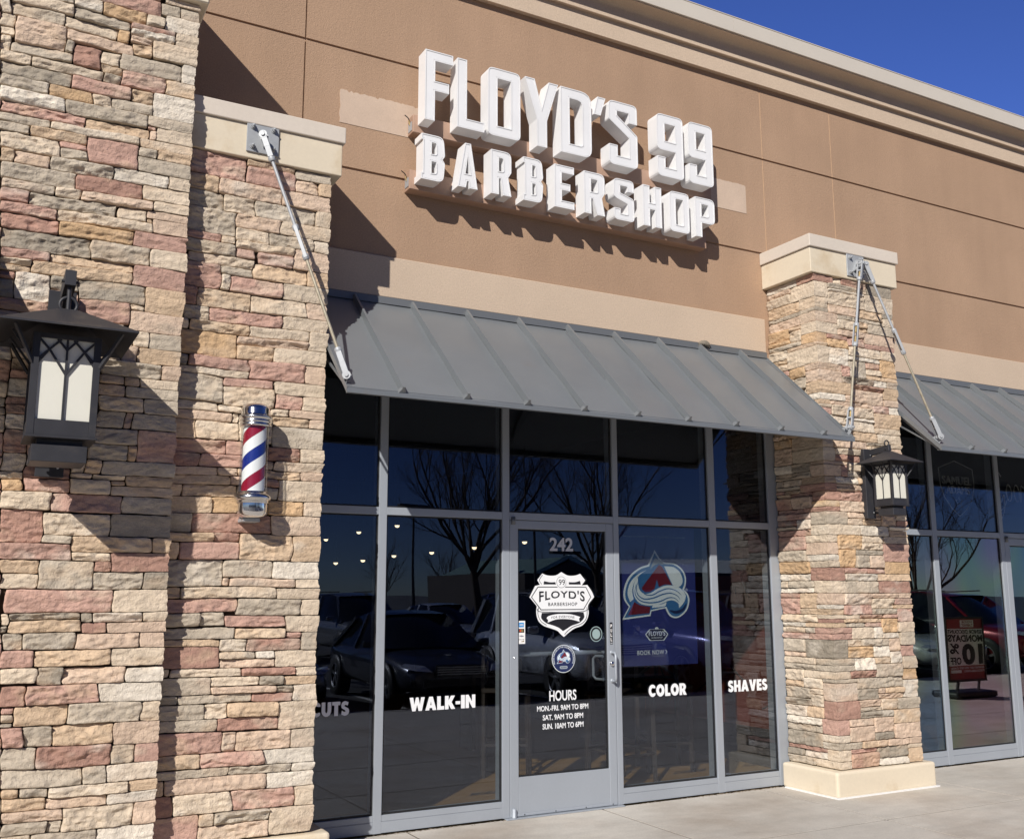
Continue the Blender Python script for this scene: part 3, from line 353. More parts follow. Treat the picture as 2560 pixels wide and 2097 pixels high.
LAYOUT_PILLAR = '570,890,3920,4073p;892,1211,4034,4073t;896,1211,3921,4034p;1211,1569,4007,4067g;1211,1362,3921,4007h;1362,1573,3921,4007t;566,732,3814,3918t;732,1130,3817,3919h;1130,1546,3818,3921h;561,768,3707,3814g;768,964,3707,3817c;964,1352,3708,3817g;1352,1556,3708,3818c;563,848,3547,3707g;848,1133,3616,3707h;1133,1584,3616,3708c;850,1060,3534,3616c;1060,1346,3534,3616g;1346,1565,3534,3616c;573,766,3497,3547p;766,850,3497,3547c;854,1218,3480,3534c;567,854,3418,3497g;1218,1553,3403,3534h;991,1218,3403,3480p;581,971,3355,3418c;971,1315,3298,3403t;772,971,3299,3355g;561,772,3197,3355p;772,830,3197,3299c;1315,1571,3298,3403t;830,1159,3195,3298p;1159,1579,3191,3298c;965,1314,3082,3191c;638,965,3084,3195t;563,638,3085,3197r;573,712,2999,3084g;712,1156,2999,3082p;1314,1578,3080,3190h;1156,1563,2998,3080c;602,962,2934,2999t;962,1338,2928,2998c;563,894,2784,2934o;894,1338,2875,2928h;1338,1566,2876,2998c;894,1122,2785,2875t;1122,1569,2785,2876c;608,965,2712,2784p;564,608,2712,2783k;965,1324,2670,2785p;1324,1583,2670,2785h;563,965,2667,2712c;820,1128,2614,2667p;1136,1570,2589,2670c;558,820,2503,2667g;820,1136,2495,2614c;1142,1310,2497,2589p;1310,1564,2497,2589c;559,792,2443,2503c;792,937,2450,2492c;553,878,2383,2443h;1114,1234,2448,2495c;1234,1568,2445,2497h;1125,1355,2384,2446t;1355,1545,2384,2445h;552,668,2267,2383t;668,922,2269,2383c;1125,1546,2256,2384g;922,1125,2270,2448c;553,846,2184,2267p;846,948,2184,2269p;950,1098,2168,2270g;1098,1307,2169,2256r;1307,1579,2170,2256c;552,697,2107,2184r;697,950,2109,2184p;1148,1593,2111,2169c;952,1148,2111,2168t;542,813,2059,2107h;813,934,2059,2107h;934,1317,2059,2109t;544,886,2004,2059t;1317,1574,2058,2111h;1179,1564,1933,2058c;886,1179,2007,2059r;614,928,1934,2004t;547,614,1934,2004t;928,1179,1934,2007g;552,788,1838,1934t;788,932,1838,1934o;932,1121,1838,1933c;1121,1342,1843,1933o;1342,1553,1843,1933c;558,682,1726,1838g;682,1141,1726,1838r;1141,1569,1725,1843h;562,804,1673,1726t;804,955,1673,1726r;955,1277,1568,1725t;1277,1593,1566,1725t;613,955,1571,1673p;560,613,1572,1673t;553,871,1417,1571g;871,1164,1466,1568g;1164,1583,1465,1566w;871,910,1417,1466h;910,1304,1414,1465h;1304,1571,1412,1465c;558,637,1351,1417t;637,1190,1349,1414c;1190,1587,1347,1412c;563,956,1269,1349p;956,1340,1250,1347g;1340,1556,1250,1346c;563,748,1191,1269g;748,890,1191,1269g;890,1250,1184,1250p;1250,1570,1152,1250c;562,950,1119,1184g;950,1250,1117,1177t;1250,1346,1116,1152p;1346,1592,1045,1152g;556,871,1076,1119t;871,1026,1046,1117c;1026,1346,1045,1116r;551,871,955,1076r;871,1082,1001,1045g;1082,1192,1001,1045w;1192,1573,950,1045c;871,1192,952,1001h;600,1000,904,952c;551,600,905,955g;1000,1322,903,950r;1322,1567,897,949c;551,829,807,904g;829,1102,850,903c;1102,1248,848,903k;1248,1557,846,897t;829,1207,806,848h;1207,1310,805,846k;1310,1571,753,845w;545,650,759,807k;650,1064,757,806g;1064,1310,754,805r;549,800,672,757g;800,933,672,757c;933,1230,672,754t;1230,1592,592,753c;549,876,605,672g;876,1230,600,672r;554,910,481,600p;910,990,481,595h;990,1308,481,592h;1308,1544,481,589g;555,790,399,481t;790,1154,397,481p;1154,1583,396,481w;549,956,349,397g;956,1316,349,396g;1316,1585,348,396w;549,610,266,349t;610,1178,265,349h;1178,1588,264,348w;550,651,156,265r;651,980,156,265c;980,1340,154,264p;1340,1581,153,264c;1204,1584,5,153c;879,1204,90,154g;796,879,90,155t;552,796,21,156p;796,1204,3,90h;0,245,0,45?;1760,1955,0,65?;1585,1760,5,60?;245,550,20,65?;0,245,45,175?;1585,1760,60,115?;245,550,65,180?;1760,1955,65,195?;1585,1760,115,160?;1585,1760,160,265?;0,245,175,230?;245,550,180,225?;1760,1955,195,295?;245,550,225,325?;0,245,230,360?;1590,1760,265,350?;1760,1955,295,360?;245,550,325,380?;1585,1760,350,480?;0,245,360,405?;1760,1955,360,425?;245,550,380,495?;0,245,405,520?;1760,1955,425,490?;1545,1760,480,590?;1760,1955,490,545?;245,550,495,540?;0,245,520,585?;245,550,540,640?;1760,1955,545,600?;0,245,585,700?;1590,1760,590,655?;1760,1955,600,685?;245,550,640,760?;1590,1760,655,720?;1760,1955,685,770?;0,245,700,765?;1590,1760,720,775?;245,545,760,890?;0,245,765,865?;1760,1955,770,825?;1590,1760,775,830?;1760,1955,825,880?;1590,1760,830,885?;0,245,865,950?;1760,1955,880,935?;1590,1760,885,940?;245,545,890,975?;1760,1955,935,1020?;1590,1760,940,985?;0,245,950,1005?;245,545,975,1040?;1590,1760,985,1070?;0,245,1005,1120?;1760,1955,1020,1150?;245,545,1040,1085?;1590,1760,1070,1125?;245,545,1085,1200?;0,245,1120,1220?;1590,1760,1125,1190?;1760,1955,1150,1215?;1590,1760,1190,1235?;245,545,1200,1300?;1760,1955,1215,1300?;0,245,1220,1265?;1590,1760,1235,1300?;0,245,1265,1365?;245,545,1300,1385?;1590,1775,1300,1400?;1775,1955,1300,1400?;0,245,1365,1430?;245,545,1385,1515?;1590,1955,1400,1485?;0,245,1430,1515?;1590,1955,1485,1565?;0,300,1515,1630?;300,545,1515,1570?;1595,1955,1565,1620?;300,545,1570,1635?;1595,1955,1620,1665?;0,300,1630,1675?;300,545,1635,1720?;1595,1795,1665,1720?;1795,1955,1665,1730?;0,300,1675,1805?;300,545,1720,1835?;1595,1795,1720,1820?;1795,1955,1730,1830?;0,300,1805,1890?;1595,1795,1820,1885?;1795,1955,1830,1895?;300,545,1835,1880?;300,545,1880,1925?;1595,1795,1885,1940?;0,300,1890,1955?;1795,1955,1895,1960?;300,545,1925,2025?;1595,1795,1940,2005?;0,300,1955,2000?;1795,1955,1960,2060?;0,300,2000,2045?;1595,1795,2005,2050?;300,545,2025,2060?;0,300,2045,2145?;1595,1795,2050,2165?;300,540,2060,2175?;1795,1955,2060,2125?;1795,1955,2125,2210?;0,300,2145,2230?;1595,1795,2165,2295?;300,540,2175,2220?;1795,1955,2210,2310?;300,550,2220,2305?;0,300,2230,2285?;1545,1595,2255,2370?;0,300,2285,2330?;1595,1795,2295,2380?;300,550,2305,2390?;1795,1955,2310,2365?;0,300,2330,2375?;1795,1955,2365,2410?;1545,1595,2370,2445?;0,300,2375,2475?;1595,1795,2380,2480?;880,920,2385,2450?;300,550,2390,2435?;1795,1955,2410,2475?;300,550,2435,2550?;935,1115,2450,2495?;0,300,2475,2590?;1795,1955,2475,2530?;1595,1795,2480,2535?;1795,1955,2530,2660?;1595,1795,2535,2590?;300,555,2550,2635?;0,300,2590,2645?;1595,1795,2590,2690?;300,555,2635,2680?;0,300,2645,2700?;1795,1955,2660,2745?;300,555,2680,2780?;1595,1795,2690,2755?;0,300,2700,2815?;1795,1955,2745,2790?;1585,1795,2755,2810?;300,555,2780,2910?;1795,1955,2790,2920?;1585,1795,2810,2865?;0,300,2815,2860?;0,300,2860,2925?;1585,1795,2865,2930?;300,555,2910,3040?;1795,1955,2920,2985?;0,300,2925,2980?;1585,1795,2930,3060?;565,600,2935,3000?;0,180,2980,3095?;180,300,2980,3045?;1795,1955,2985,3115?;300,555,3040,3085?;180,300,3045,3110?;1585,1795,3060,3125?;300,555,3085,3170?;0,180,3095,3225?;180,300,3110,3225?;1795,1955,3115,3215?;1580,1795,3125,3190?;300,555,3170,3215?;1580,1795,3190,3255?;300,555,3215,3345?;1795,1955,3215,3270?;0,300,3225,3290?;1580,1795,3255,3370?;1795,1955,3270,3315?;0,300,3290,3335?;1795,1955,3315,3360?;0,300,3335,3400?;300,555,3345,3445?;1795,1955,3360,3490?;1580,1795,3370,3425?;0,300,3400,3465?;855,970,3420,3480?;1580,1795,3425,3480?;300,555,3445,3490?;0,300,3465,3510?;1580,1795,3480,3615?;300,555,3490,3545?;1795,1955,3490,3590?;0,300,3510,3640?;300,555,3545,3675?;1795,1955,3590,3645?;1585,1795,3615,3715?;0,300,3640,3705?;1795,1955,3645,3760?;300,555,3675,3720?;0,300,3705,3835?;1585,1795,3715,3780?;300,555,3720,3835?;1795,1955,3760,3875?;1585,1795,3780,3825?;1585,1795,3825,3890?;0,345,3835,3950?;345,555,3835,3920?;1795,1955,3875,3930?;1585,1795,3890,4005?;345,555,3920,4035?;1795,1955,3930,4030?;0,185,3950,4005?;185,345,3950,4075?;0,185,4005,4075?;1585,1795,4005,4075?;1795,1955,4030,4075?;345,555,4035,4075?'
def parse_layout(t):
    out = []
    for q in t.split(';'):
        a = q[:-1].split(','); out.append((int(a[0])/1000,int(a[1])/1000,int(a[2])/1000,int(a[3])/1000,q[-1]))
    return out
def stone_layout(U, V, corners, rnd, scale=1.0):
    """broken-coursed ledgestone: list of (u0,u1,v0,v1) covering 0..U x 0..V"""
    vs = [0.0]
    while vs[-1] < V-.035:
        vs.append(vs[-1]+rnd.choice([.034,.04,.044,.05,.056,.062])*scale)
    vs[-1] = V
    n = len(vs)-1
    occ = [[] for _ in range(n)]; out = []
    for i in range(n):
        iv = sorted(occ[i]); free = []; p = 0.0
        for a, b in iv:
            if a-p > 1e-4: free.append((p,a))
            p = max(p,b)
        if U-p > 1e-4: free.append((p,U))
        for a, b in free:
            p = a
            while p < b-1e-4:
                span = rnd.choices([1,2,3],[.5,.42,.08])[0]
                w = rnd.uniform(.17,.42) if span < 3 else rnd.uniform(.2,.38)
                if span < 3 and rnd.random() < .25: w = rnd.uniform(.32,.54)
                if rnd.random() < .09: w = rnd.uniform(.07,.12)
                w *= scale
                q = p+w
                if b-q < .12*scale: q = b
                for c in corners:
                    if p < c and abs(q-c) < .075 and q < b-1e-4:
                        q = c+rnd.uniform(.08,.17)
                        if b-q < .05: q = b
                    if p < c-.42 and q > c+.05: q = c-rnd.uniform(.1,.25)
                q = min(q,b)
                k = 1
                while k < span and i+k < n and all((e <= p+1e-4 and not 1e-4 < p-e < .14*scale) or (s >= q-1e-4 and not 1e-4 < s-q < .14*scale) for s, e in occ[i+k]+[(-1,0),(U,U+1)]): k += 1
                for j in range(1,k): occ[i+j].append((p,q))
                out.append((p,q,vs[i],vs[i+k])); p = q
    return out

def stone_veneer(name, path, V, seed, parent, res=.008, hscale=1.0, layout=None, scale=1.0):
    """path: list of (x,y) running along the faces; outward normal is to the right of travel"""
    rnd = random.Random(seed); nr = np.random.RandomState(seed)
    P = [Vector((p[0],p[1])) for p in path]; seg = [(P[i+1]-P[i]).length for i in range(len(P)-1)]
    cum = [0]
    for s_ in seg: cum.append(cum[-1]+s_)
    U = cum[-1]; corners = cum[1:-1]
    T = [((P[i+1]-P[i]).normalized()) for i in range(len(P)-1)]; Nn = [Vector((t.y,-t.x)) for t in T]
    VV = []; FF = []; CC = []; off = 0
    keys = list(STONE_W); ws = [STONE_W[k] for k in keys]
    for (u0,u1,v0,v1,code) in (layout or [q+('?',) for q in stone_layout(U, V, corners, rnd, scale)]):
        if code == '?': code = rnd.choices(keys, ws)[0]
        g = .0019; w = u1-u0; h = v1-v0
        us = np.linspace(u0+g, u1-g, max(5, int(w/res)+2)); 
        for c in corners:
            if u0+.02 < c < u1-.02:
                k = np.argmin(abs(us-c)); us[k] = c
        vs = np.linspace(v0+g, v1-g, max(5, int(h/(res*.85))+2))
        # extra loops close to the edges for a crisp arris
        us = np.sort(np.concatenate([us, [us[0]+.003, us[-1]-.003]])); vs = np.sort(np.concatenate([vs, [vs[0]+.003, vs[-1]-.003]]))
        uu, vv = np.meshgrid(us, vs, indexing='ij'); s = rnd.randint(0,9999)
        e = np.minimum(np.minimum(uu-us[0], us[-1]-uu), np.minimum(vv-vs[0], vs[-1]-vv))
        lf = fbm(uu*7, vv*14, s, 3)-.5; mf = fbm(uu*22, vv*48, s+5, 4)-.5
        base = rnd.uniform(.027,.043); iscorner = any(u0-.01 < c < u1+.01 for c in corners)
        if iscorner: base = rnd.uniform(.033,.037)
        tu = rnd.uniform(-.007,.007); tv = rnd.uniform(-.008,.008)
        # split-face ledges: soft terraces whose edge wanders
        ph = (vv-v0)/h+.35*(uu-u0)/w*rnd.uniform(-1,1)+1.1*(fbm(uu*9,vv*9,s+9,3)-.5)
        led = 0
        for k in range(rnd.choice([0,1,1,2])):
            c = rnd.uniform(.2,.8); led = led+rnd.choice([-1,1,1])*rnd.uniform(.004,.010)/(1+np.exp(-(ph-c)*rnd.uniform(14,40)))
        cr1 = -np.abs(fbm(uu*13, vv*30, s+60, 3)-.5); H = base+tu*((uu-u0)/w-.5)*2+tv*((vv-v0)/h-.5)*2+.012*lf+.018*mf*rnd.uniform(.5,1.5)+.040*cr1*rnd.uniform(0,1)+led+.007*np.round(fbm(uu*10,vv*22,s+77,3)*5)/5*rnd.uniform(0,1)
        if iscorner: H = base+(H-base)*.5
        r = rnd.uniform(.0025,.0055); H = np.maximum(H, .012)*hscale
        H = H*(1-(.06 if iscorner else .13)*np.exp(-e/r))
        
        if not iscorner: H[0,:] *= .97; H[-1,:] *= .97; H[:,0] *= .97; H[:,-1] *= .97
        # wandering outline
        du = .005*(fbm(uu*11, vv*30, s+20, 3)-.5); dv = .006*(fbm(uu*26, vv*9, s+30, 3)-.5)
        cr = .006   # knocked-off corners
        cu = np.exp(-np.minimum(uu-us[0],us[-1]-uu)/.011); cv = np.exp(-np.minimum(vv-vs[0],vs[-1]-vv)/.011)
        kk = cr*cu*cv*.5
        du = du+kk*np.where(uu < (u0+u1)/2, 1, -1); dv = dv+kk*np.where(vv < (v0+v1)/2, 1, -1)
        at_c = np.zeros_like(uu)
        for c in corners: at_c = np.maximum(at_c, (abs(uu-c) < 1e-6)*1.0)
        du = du*(1-at_c)
        near = np.ones_like(uu)
        for c in corners: near = np.minimum(near, np.clip(abs(uu-c)/.12, 0, 1))
        near = near*np.clip(np.minimum(uu, U-uu)/.05, 0, 1)
        wob = .45 if layout is None else 1.0; wu = wob*near*(.012*(fbm(uu*3.1, vv*4.5, 900+seed, 2)-.5)+.026*(fbm(uu*2.2, vv*13, 970+seed, 2)-.5)); wv = np.clip(np.minimum(vv, V-vv)/.06, 0, 1)*wob*(.018*(fbm(uu*2.6, vv*3.0, 950+seed, 2)-.5))
        U2 = uu+du+wu; V2 = np.clip(vv+dv+wv, 0.0, V)
        nu, nv = uu.shape
        # ring of side walls: add border at height 0
        def pos(u, h_):
            x = np.zeros_like(u); y = np.zeros_like(u)
            for i in range(len(T)):
                msk = (u >= cum[i]-1e-9) & (u <= cum[i+1]+1e-9) if i == 0 else (u > cum[i]+1e-9) & (u <= cum[i+1]+1e-9)
                if i == len(T)-1: msk |= u > cum[i+1]
                if i == 0: msk |= u < 0
                d = u-cum[i]; ext = np.zeros_like(u)
                D0 = .07
                if i > 0: ext = ext-h_*np.clip(1-d/D0, 0, 1)
                if i < len(T)-1: ext = ext+h_*np.clip(1-(cum[i+1]-u)/D0, 0, 1)
                x = np.where(msk, P[i].x+(d+ext)*T[i].x+h_*Nn[i].x, x); y = np.where(msk, P[i].y+(d+ext)*T[i].y+h_*Nn[i].y, y)
            return x, y
        X, Y = pos(U2, H); Hb = np.full_like(H, -.004); X0, Y0 = pos(U2, Hb)
        top = np.stack([X,Y,V2],-1).reshape(-1,3); bot = np.stack([X0,Y0,V2],-1)
        bi = [(i,0) for i in range(nu)]+[(nu-1,j) for j in range(1,nv)]+[(i,nv-1) for i in range(nu-2,-1,-1)]+[(0,j) for j in range(nv-2,0,-1)]
        bv = np.array([bot[i,j] for i,j in bi])
        VV.append(top); VV.append(bv)
        idx = np.arange(nu*nv).reshape(nu,nv)+off
        q = np.stack([idx[:-1,:-1], idx[1:,:-1], idx[1:,1:], idx[:-1,1:]],-1).reshape(-1,4)
        FF.append(q)
        nb = len(bi); bt = np.array([i*nv+j for i,j in bi])+off; bb = np.arange(nb)+off+nu*nv
        FF.append(np.stack([np.roll(bt,-1), bt, bb, np.roll(bb,-1)],-1))
        c = np.array(STONE_COL[code])*rnd.uniform(.92,1.08)
        c2 = np.array(STONE_COL[rnd.choice('cgthwt')])*rnd.uniform(.9,1.1)
        mixf = np.clip((fbm(uu*6,vv*10,s+50,3)-.5)*2.2, 0, .45)[...,None]
        cc = c*(1-mixf)+c2*mixf
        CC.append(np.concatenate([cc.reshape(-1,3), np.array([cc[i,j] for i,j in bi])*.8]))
        off += nu*nv+nb
    VV = np.concatenate(VV); FF = np.concatenate(FF); CC = np.clip(np.concatenate(CC),.02,.9)
    me = bpy.data.meshes.new(name); me.vertices.add(len(VV)); me.vertices.foreach_set('co', VV.ravel())
    me.loops.add(FF.size); me.polygons.add(len(FF))
    me.loops.foreach_set('vertex_index', FF.ravel()); me.polygons.foreach_set('loop_start', np.arange(len(FF))*4)
    me.polygons.foreach_set('use_smooth', np.ones(len(FF), bool))
    me.update(calc_edges=True); me.validate()
    at = me.color_attributes.new('stone_tint', 'FLOAT_COLOR', 'POINT')
    at.data.foreach_set('color', np.concatenate([CC, np.ones((len(CC),1))],1).ravel())
    me.materials.append(M['stone'])
    me.set_sharp_from_angle(angle=R(50))
    o = bpy.data.objects.new(name, me); COL.objects.link(o); o.parent = parent
    return o

# ------------------------------------------------------------------ ground
def ground():
    m = MB()
    m.box(-60, 90, -6.85, .0, -.30, -.004, 'joint')
    xs = [4.54+1.555*k for k in range(-14, 20)]; ys = [-6.69, -5.05, -3.8, -2.55, -1.3, -.012]
    g = .009
    for i in range(len(xs)-1):
        for j in range(len(ys)-1):
            m.box(xs[i]+g, xs[i+1]-g, ys[j]+(g if j else 0), ys[j+1]-(g if j < 4 else 0), -.1, 0, 'walk')
    m.box(-60, -17.24, -6.69, -.012, -.1, 0, 'walk'); m.box(34.1, 90, -6.69, -.012, -.1, 0, 'walk')
    o = m.build('pavement', kind='structure')
    k = MB(); k.box(-60, 90, -6.855, -6.69, -.3, .003, 'kerb'); k.build('kerb', kind='structure', bevel=.02)
    a = MB(); a.box(-900, 900, -900, -6.85, -.6, -.15, 'asphalt'); a.build('parking_lot', kind='structure')
    p = MB()
    for i in range(-8, 18):
        x = 2.1+2.75*i
        p.add([(x-.05,-6.95,-.146),(x+.05,-6.95,-.146),(x+.05,-12.2,-.146),(x-.05,-12.2,-.146)], [(3,2,1,0)], 'paint')
    p.build('parking_lines', kind='structure')
    b = MB(); b.box(-900, 900, 12, 900, -.6, -.15, 'asphalt'); b.build('ground', kind='structure')
    # dirt and grit caught along the foot of the shop front
    rnd = random.Random(3); d = MB()
    for i in range(430):
        x = rnd.choice([rnd.uniform(1.1,2.2), rnd.uniform(3.1,4.75), rnd.uniform(3.9,4.75), rnd.uniform(5.95,9)]); r = rnd.uniform(.002,.008)
        y = -.004-abs(rnd.gauss(0,.014)); h = r*rnd.uniform(.5,.9)
        vs = [(x+r*rnd.uniform(.6,1.3)*math.cos(t), y+r*rnd.uniform(.6,1.3)*math.sin(t)*.8, 0.001) for t in (0,1.05,2.1,3.14,4.2,5.2)]
        vs.append((x,y,h)); d.add(vs, [(i_,(i_+1)%6,6) for i_ in range(6)], 'debris')
    o = d.build('grit'); o['kind'] = 'stuff'; tag(o, 'loose grit and dirt along the foot of the shop windows', 'grit')
ground()

# ------------------------------------------------------------------ the building
bld = thing('shop_building', 'long brown stucco shop building with stepped beige cornice along its roof', 'building')
def building():
    m = MB()
    g = .009; dp = .014
    X0, X1 = -14.0, 34.0
    m.box(X0, X1, dp, .30, 3.42, 6.60, 'stucco')
    zs = [3.687, 4.623, 5.547, 6.30]
    xs = [X0, .548, 4.898, 5.79, X1]
    for i in range(3):
        z0 = zs[i]+(g if i else 0); z1 = zs[i+1]-(g if i < 2 else 0)
        if i == 0: m.box(X0, X1, 0, dp, z0, z1, 'stucco')
        else:
            for j in range(4):
                gl = .006 if j else 0; gr = .006 if j < 3 else 0
                m.box(xs[j]+gl, xs[j+1]-gr, 0, dp, z0, z1, 'stucco')
    for x in (4.898, 5.79):
        m.box(x-.006, x+.006, .003, dp, 4.623+g, 5.547-g, 'caulk'); m.box(x-.006, x+.006, .003, dp, 5.547+g, 6.30, 'caulk')
    m.box(X0, X1, .002, dp, 3.42, 3.687, 'stucco')     # wall hidden behind the awning
    m.build('upper_wall', bld)
    b = MB()
    for a, c in ((.64,4.82),(5.86,X1)): b.box(a, c, -.022, -.0005, 3.687, 3.996, 'band')
    b.build('trim_band', bld, bevel=.006)
    # cornice profile extruded along x
    prof = [(0,6.268),(-.05,6.262),(-.05,6.438),(-.088,6.432),(-.088,6.540),(-.092,6.551),(-.102,6.559),(-.120,6.565),(-.150,6.569),(-.205,6.573),(-.205,6.71),(.45,6.74),(.45,6.268)]
    c = MB()
    n = len(prof)
    for a, e in ((X0,X1),):
        vs = [(a,p[0],p[1]) for p in prof]+[(e,p[0],p[1]) for p in prof]
        c.add(vs, [(i,(i+1)%n,n+(i+1)%n,n+i) for i in range(n)], 'band')
    c.build('cornice', bld)
    k = MB(); xs = [X0, 1.35, 4.42, 7.49, 10.56, 13.63, X1]
    for i in range(len(xs)-1):
        k.box(xs[i]+.0015, xs[i+1]-.0015, -.222, -.2065, 6.583, 6.722, 'coping')
        k.box(xs[i]+.0015, xs[i+1]-.0015, -.2065, .47, 6.7455, 6.752, 'coping'); 
        k.add([(xs[i],-.222,6.722),(xs[i+1],-.222,6.722),(xs[i+1],-.19,6.752),(xs[i],-.19,6.752)], [(0,1,2,3)], 'coping')
    k.build('coping', bld)
    r = MB(); r.box(X0, X1, .30, 14, 6.0, 6.2, 'coping'); r.box(X0, X1, 13.7, 14, -.15, 6.0, 'stucco')
    r.box(X0, X0+.3, .3, 13.7, -.15, 6.0, 'stucco'); r.box(X1-.3, X1, .3, 13.7, -.15, 6.0, 'stucco'); r.build('roof', bld)
    g_ = MB(); g_.box(X0, -2.75, -.70, -.001, -.15, 6.25, 'stucco'); g_.box(X0, -2.9, -.722, -.7005, 3.42, 3.72, 'band')
    g_.build('side_wall', bld); g_ = MB(); g_.box(12.561, X1, .002, .3, -.15, 3.42, 'stucco'); g_.build('side_wall', bld)
    # pale unpainted rectangles left by an older, longer sign
    def patch(x0, x1, z0, z1, seed):
        rnd = random.Random(seed); top = []; n_ = 40
        for i in range(n_+1): top.append((x0+(x1-x0)*i/n_, z1+rnd.uniform(-.004,.004)-(.012 if rnd.random() < .12 else 0)))
        l = [(x0+rnd.uniform(-.006,.006), z0+(z1-z0)*i/8) for i in range(1,8)]
        loop = [(x0,z0),(x1,z0)]+top[::-1]+l[::-1]
        q = MB(); q.prism([loop], -.0035, .0005, 'patch'); q.build('wall_patch', bld)
    patch(.818, 1.50, 4.962, 5.222, 1); patch(4.0, 4.675, 4.973, 5.243, 2)
    # interior shell: dark party walls and ceiling
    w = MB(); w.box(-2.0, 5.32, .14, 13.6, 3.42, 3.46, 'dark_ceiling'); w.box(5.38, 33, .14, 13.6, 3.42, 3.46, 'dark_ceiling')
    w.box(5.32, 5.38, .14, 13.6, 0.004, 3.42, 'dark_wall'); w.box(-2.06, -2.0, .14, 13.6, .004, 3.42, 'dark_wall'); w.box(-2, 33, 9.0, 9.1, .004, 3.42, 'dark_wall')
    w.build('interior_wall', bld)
    f = MB(); f.box(-2, 33, .05, 13.6, -.2, .004, 'floor'); f.build('floor', kind='structure')
building(); rebase(bld, (2,0,0))

# ------------------------------------------------------------------ stone pylon and pillars
def chamfer_box(m, x0, x1, y0, y1, z0, z1, mt): m.box(x0, x1, y0, y1, z0, z1, mt)
def pylon():
    t = thing('stone_pylon', 'tall wide ledgestone pylon at the left edge holding the big black lantern', 'stone pier', (-1.4,-.35,0))
    t.location = (0,0,0)
    o = MB(); o.box(-2.75, -.36, -.664, -.0005, 0, 5.2, 'mortar'); o.build('core', t)
    stone_veneer('stone_veneer', [(-2.75,-.005),(-2.75,-.664),(-.36,-.664),(-.36,-.005)], 5.16, 11, t, layout=parse_layout(LAYOUT_PYLON))
    c = MB(); c.box(-2.84, -.275, -.745, -.001, 5.16, 5.45, 'caststone'); c.box(-2.865, -.25, -.77, -.001, 5.45, 5.56, 'caststone_grey'); c.build('cap', t, bevel=.008)
    rebase(t, (-1.55,-.35,0))
def pillar(x0, x1, name_label, seed, seal):
    t = thing('stone_pillar', name_label, 'stone pillar', (0,0,0), 'ledgestone pillars between the shop fronts')
    yf = -.581; e = .034
    o = MB(); o.box(x0+e, x1-e, yf+e, -.0005, .15, 4.3, 'mortar'); o.build('core', t)
    v = stone_veneer('stone_veneer', [(x0+e,-.004),(x0+e,yf+e),(x1-e,yf+e),(x1-e,-.004)], 4.278-.205, seed, t, layout=parse_layout(LAYOUT_PILLAR) if not seal else None, scale=.95)
    v.location.z = .203
    c = MB(); a = .046
    # cap faces made of butted slabs, the moulding strip standing 20 mm proud
    c.box(x0-a, x1+a+.02, yf-.021, -.001, 4.278, 4.502, 'caststone')
    c.box(x0-a-.016, x1+a+.036, yf-.039, -.001, 4.502, 4.613, 'caststone_grey')
    c.build('cap', t, bevel=.006, seg=2)
    b = MB(); b.box(x0-.083, x1+.106, yf-.040, -.012, .0, .197, 'caststone'); b.build('plinth', t, bevel=.022, seg=3)
    if seal:
        s = MB(); y = yf-.040; xa = x0-.083; xb = x1+.106
        s.prism([[(xa-.02,-.055),(xa-.02,y-.02),(xb+.012,y-.02),(xb+.012,y+.004),(xa+.004,y+.004),(xa+.004,-.055)][::-1]], .0, .010, 'sealant', fn=lambda x,y_,z: (x,z,y_))
        s.build('sealant_bead', t, bevel=.003)
    rebase(t, ((x0+x1)/2, -.3, 0))
pylon()
pillar(-.355, .584, 'ledgestone pillar carrying the barber pole, left of the shop windows', 23, False)
pillar(4.867, 5.806, 'ledgestone pillar between the two awnings, with the small lantern on it', 37, True)

# ------------------------------------------------------------------ shop front frames and glazing
FY = .0; GY = .022; FD = .115
def bars(m, xs, zrows, y0=FY, y1=FD): pass
def text_on(parent, txt, x0, x1, z0, z1, bold, name='lettering', mt='vinyl', y=GY-.004, **k):
    return text_mesh(txt, x0, x1, z0, z1, y, name, mt, parent, bold=bold, **k)

def glazing(m, parent, x0, x1, z0, z1, gl='glass', y=GY):
    """black gasket ring is added to m; the pane is a part of its own"""
    w = .011
    m.box(x0, x0+w, y-.004, y+.012, z0, z1, 'gasket'); m.box(x1-w, x1, y-.004, y+.012, z0, z1, 'gasket')
    m.box(x0+w, x1-w, y-.004, y+.012, z0, z0+w, 'gasket'); m.box(x0+w, x1-w, y-.004, y+.012, z1-w, z1, 'gasket')
    p = MB(); p.box(x0+w*.5, x1-w*.5, y, y+.006, z0+w*.5, z1-w*.5, gl); return p.build('pane', parent)

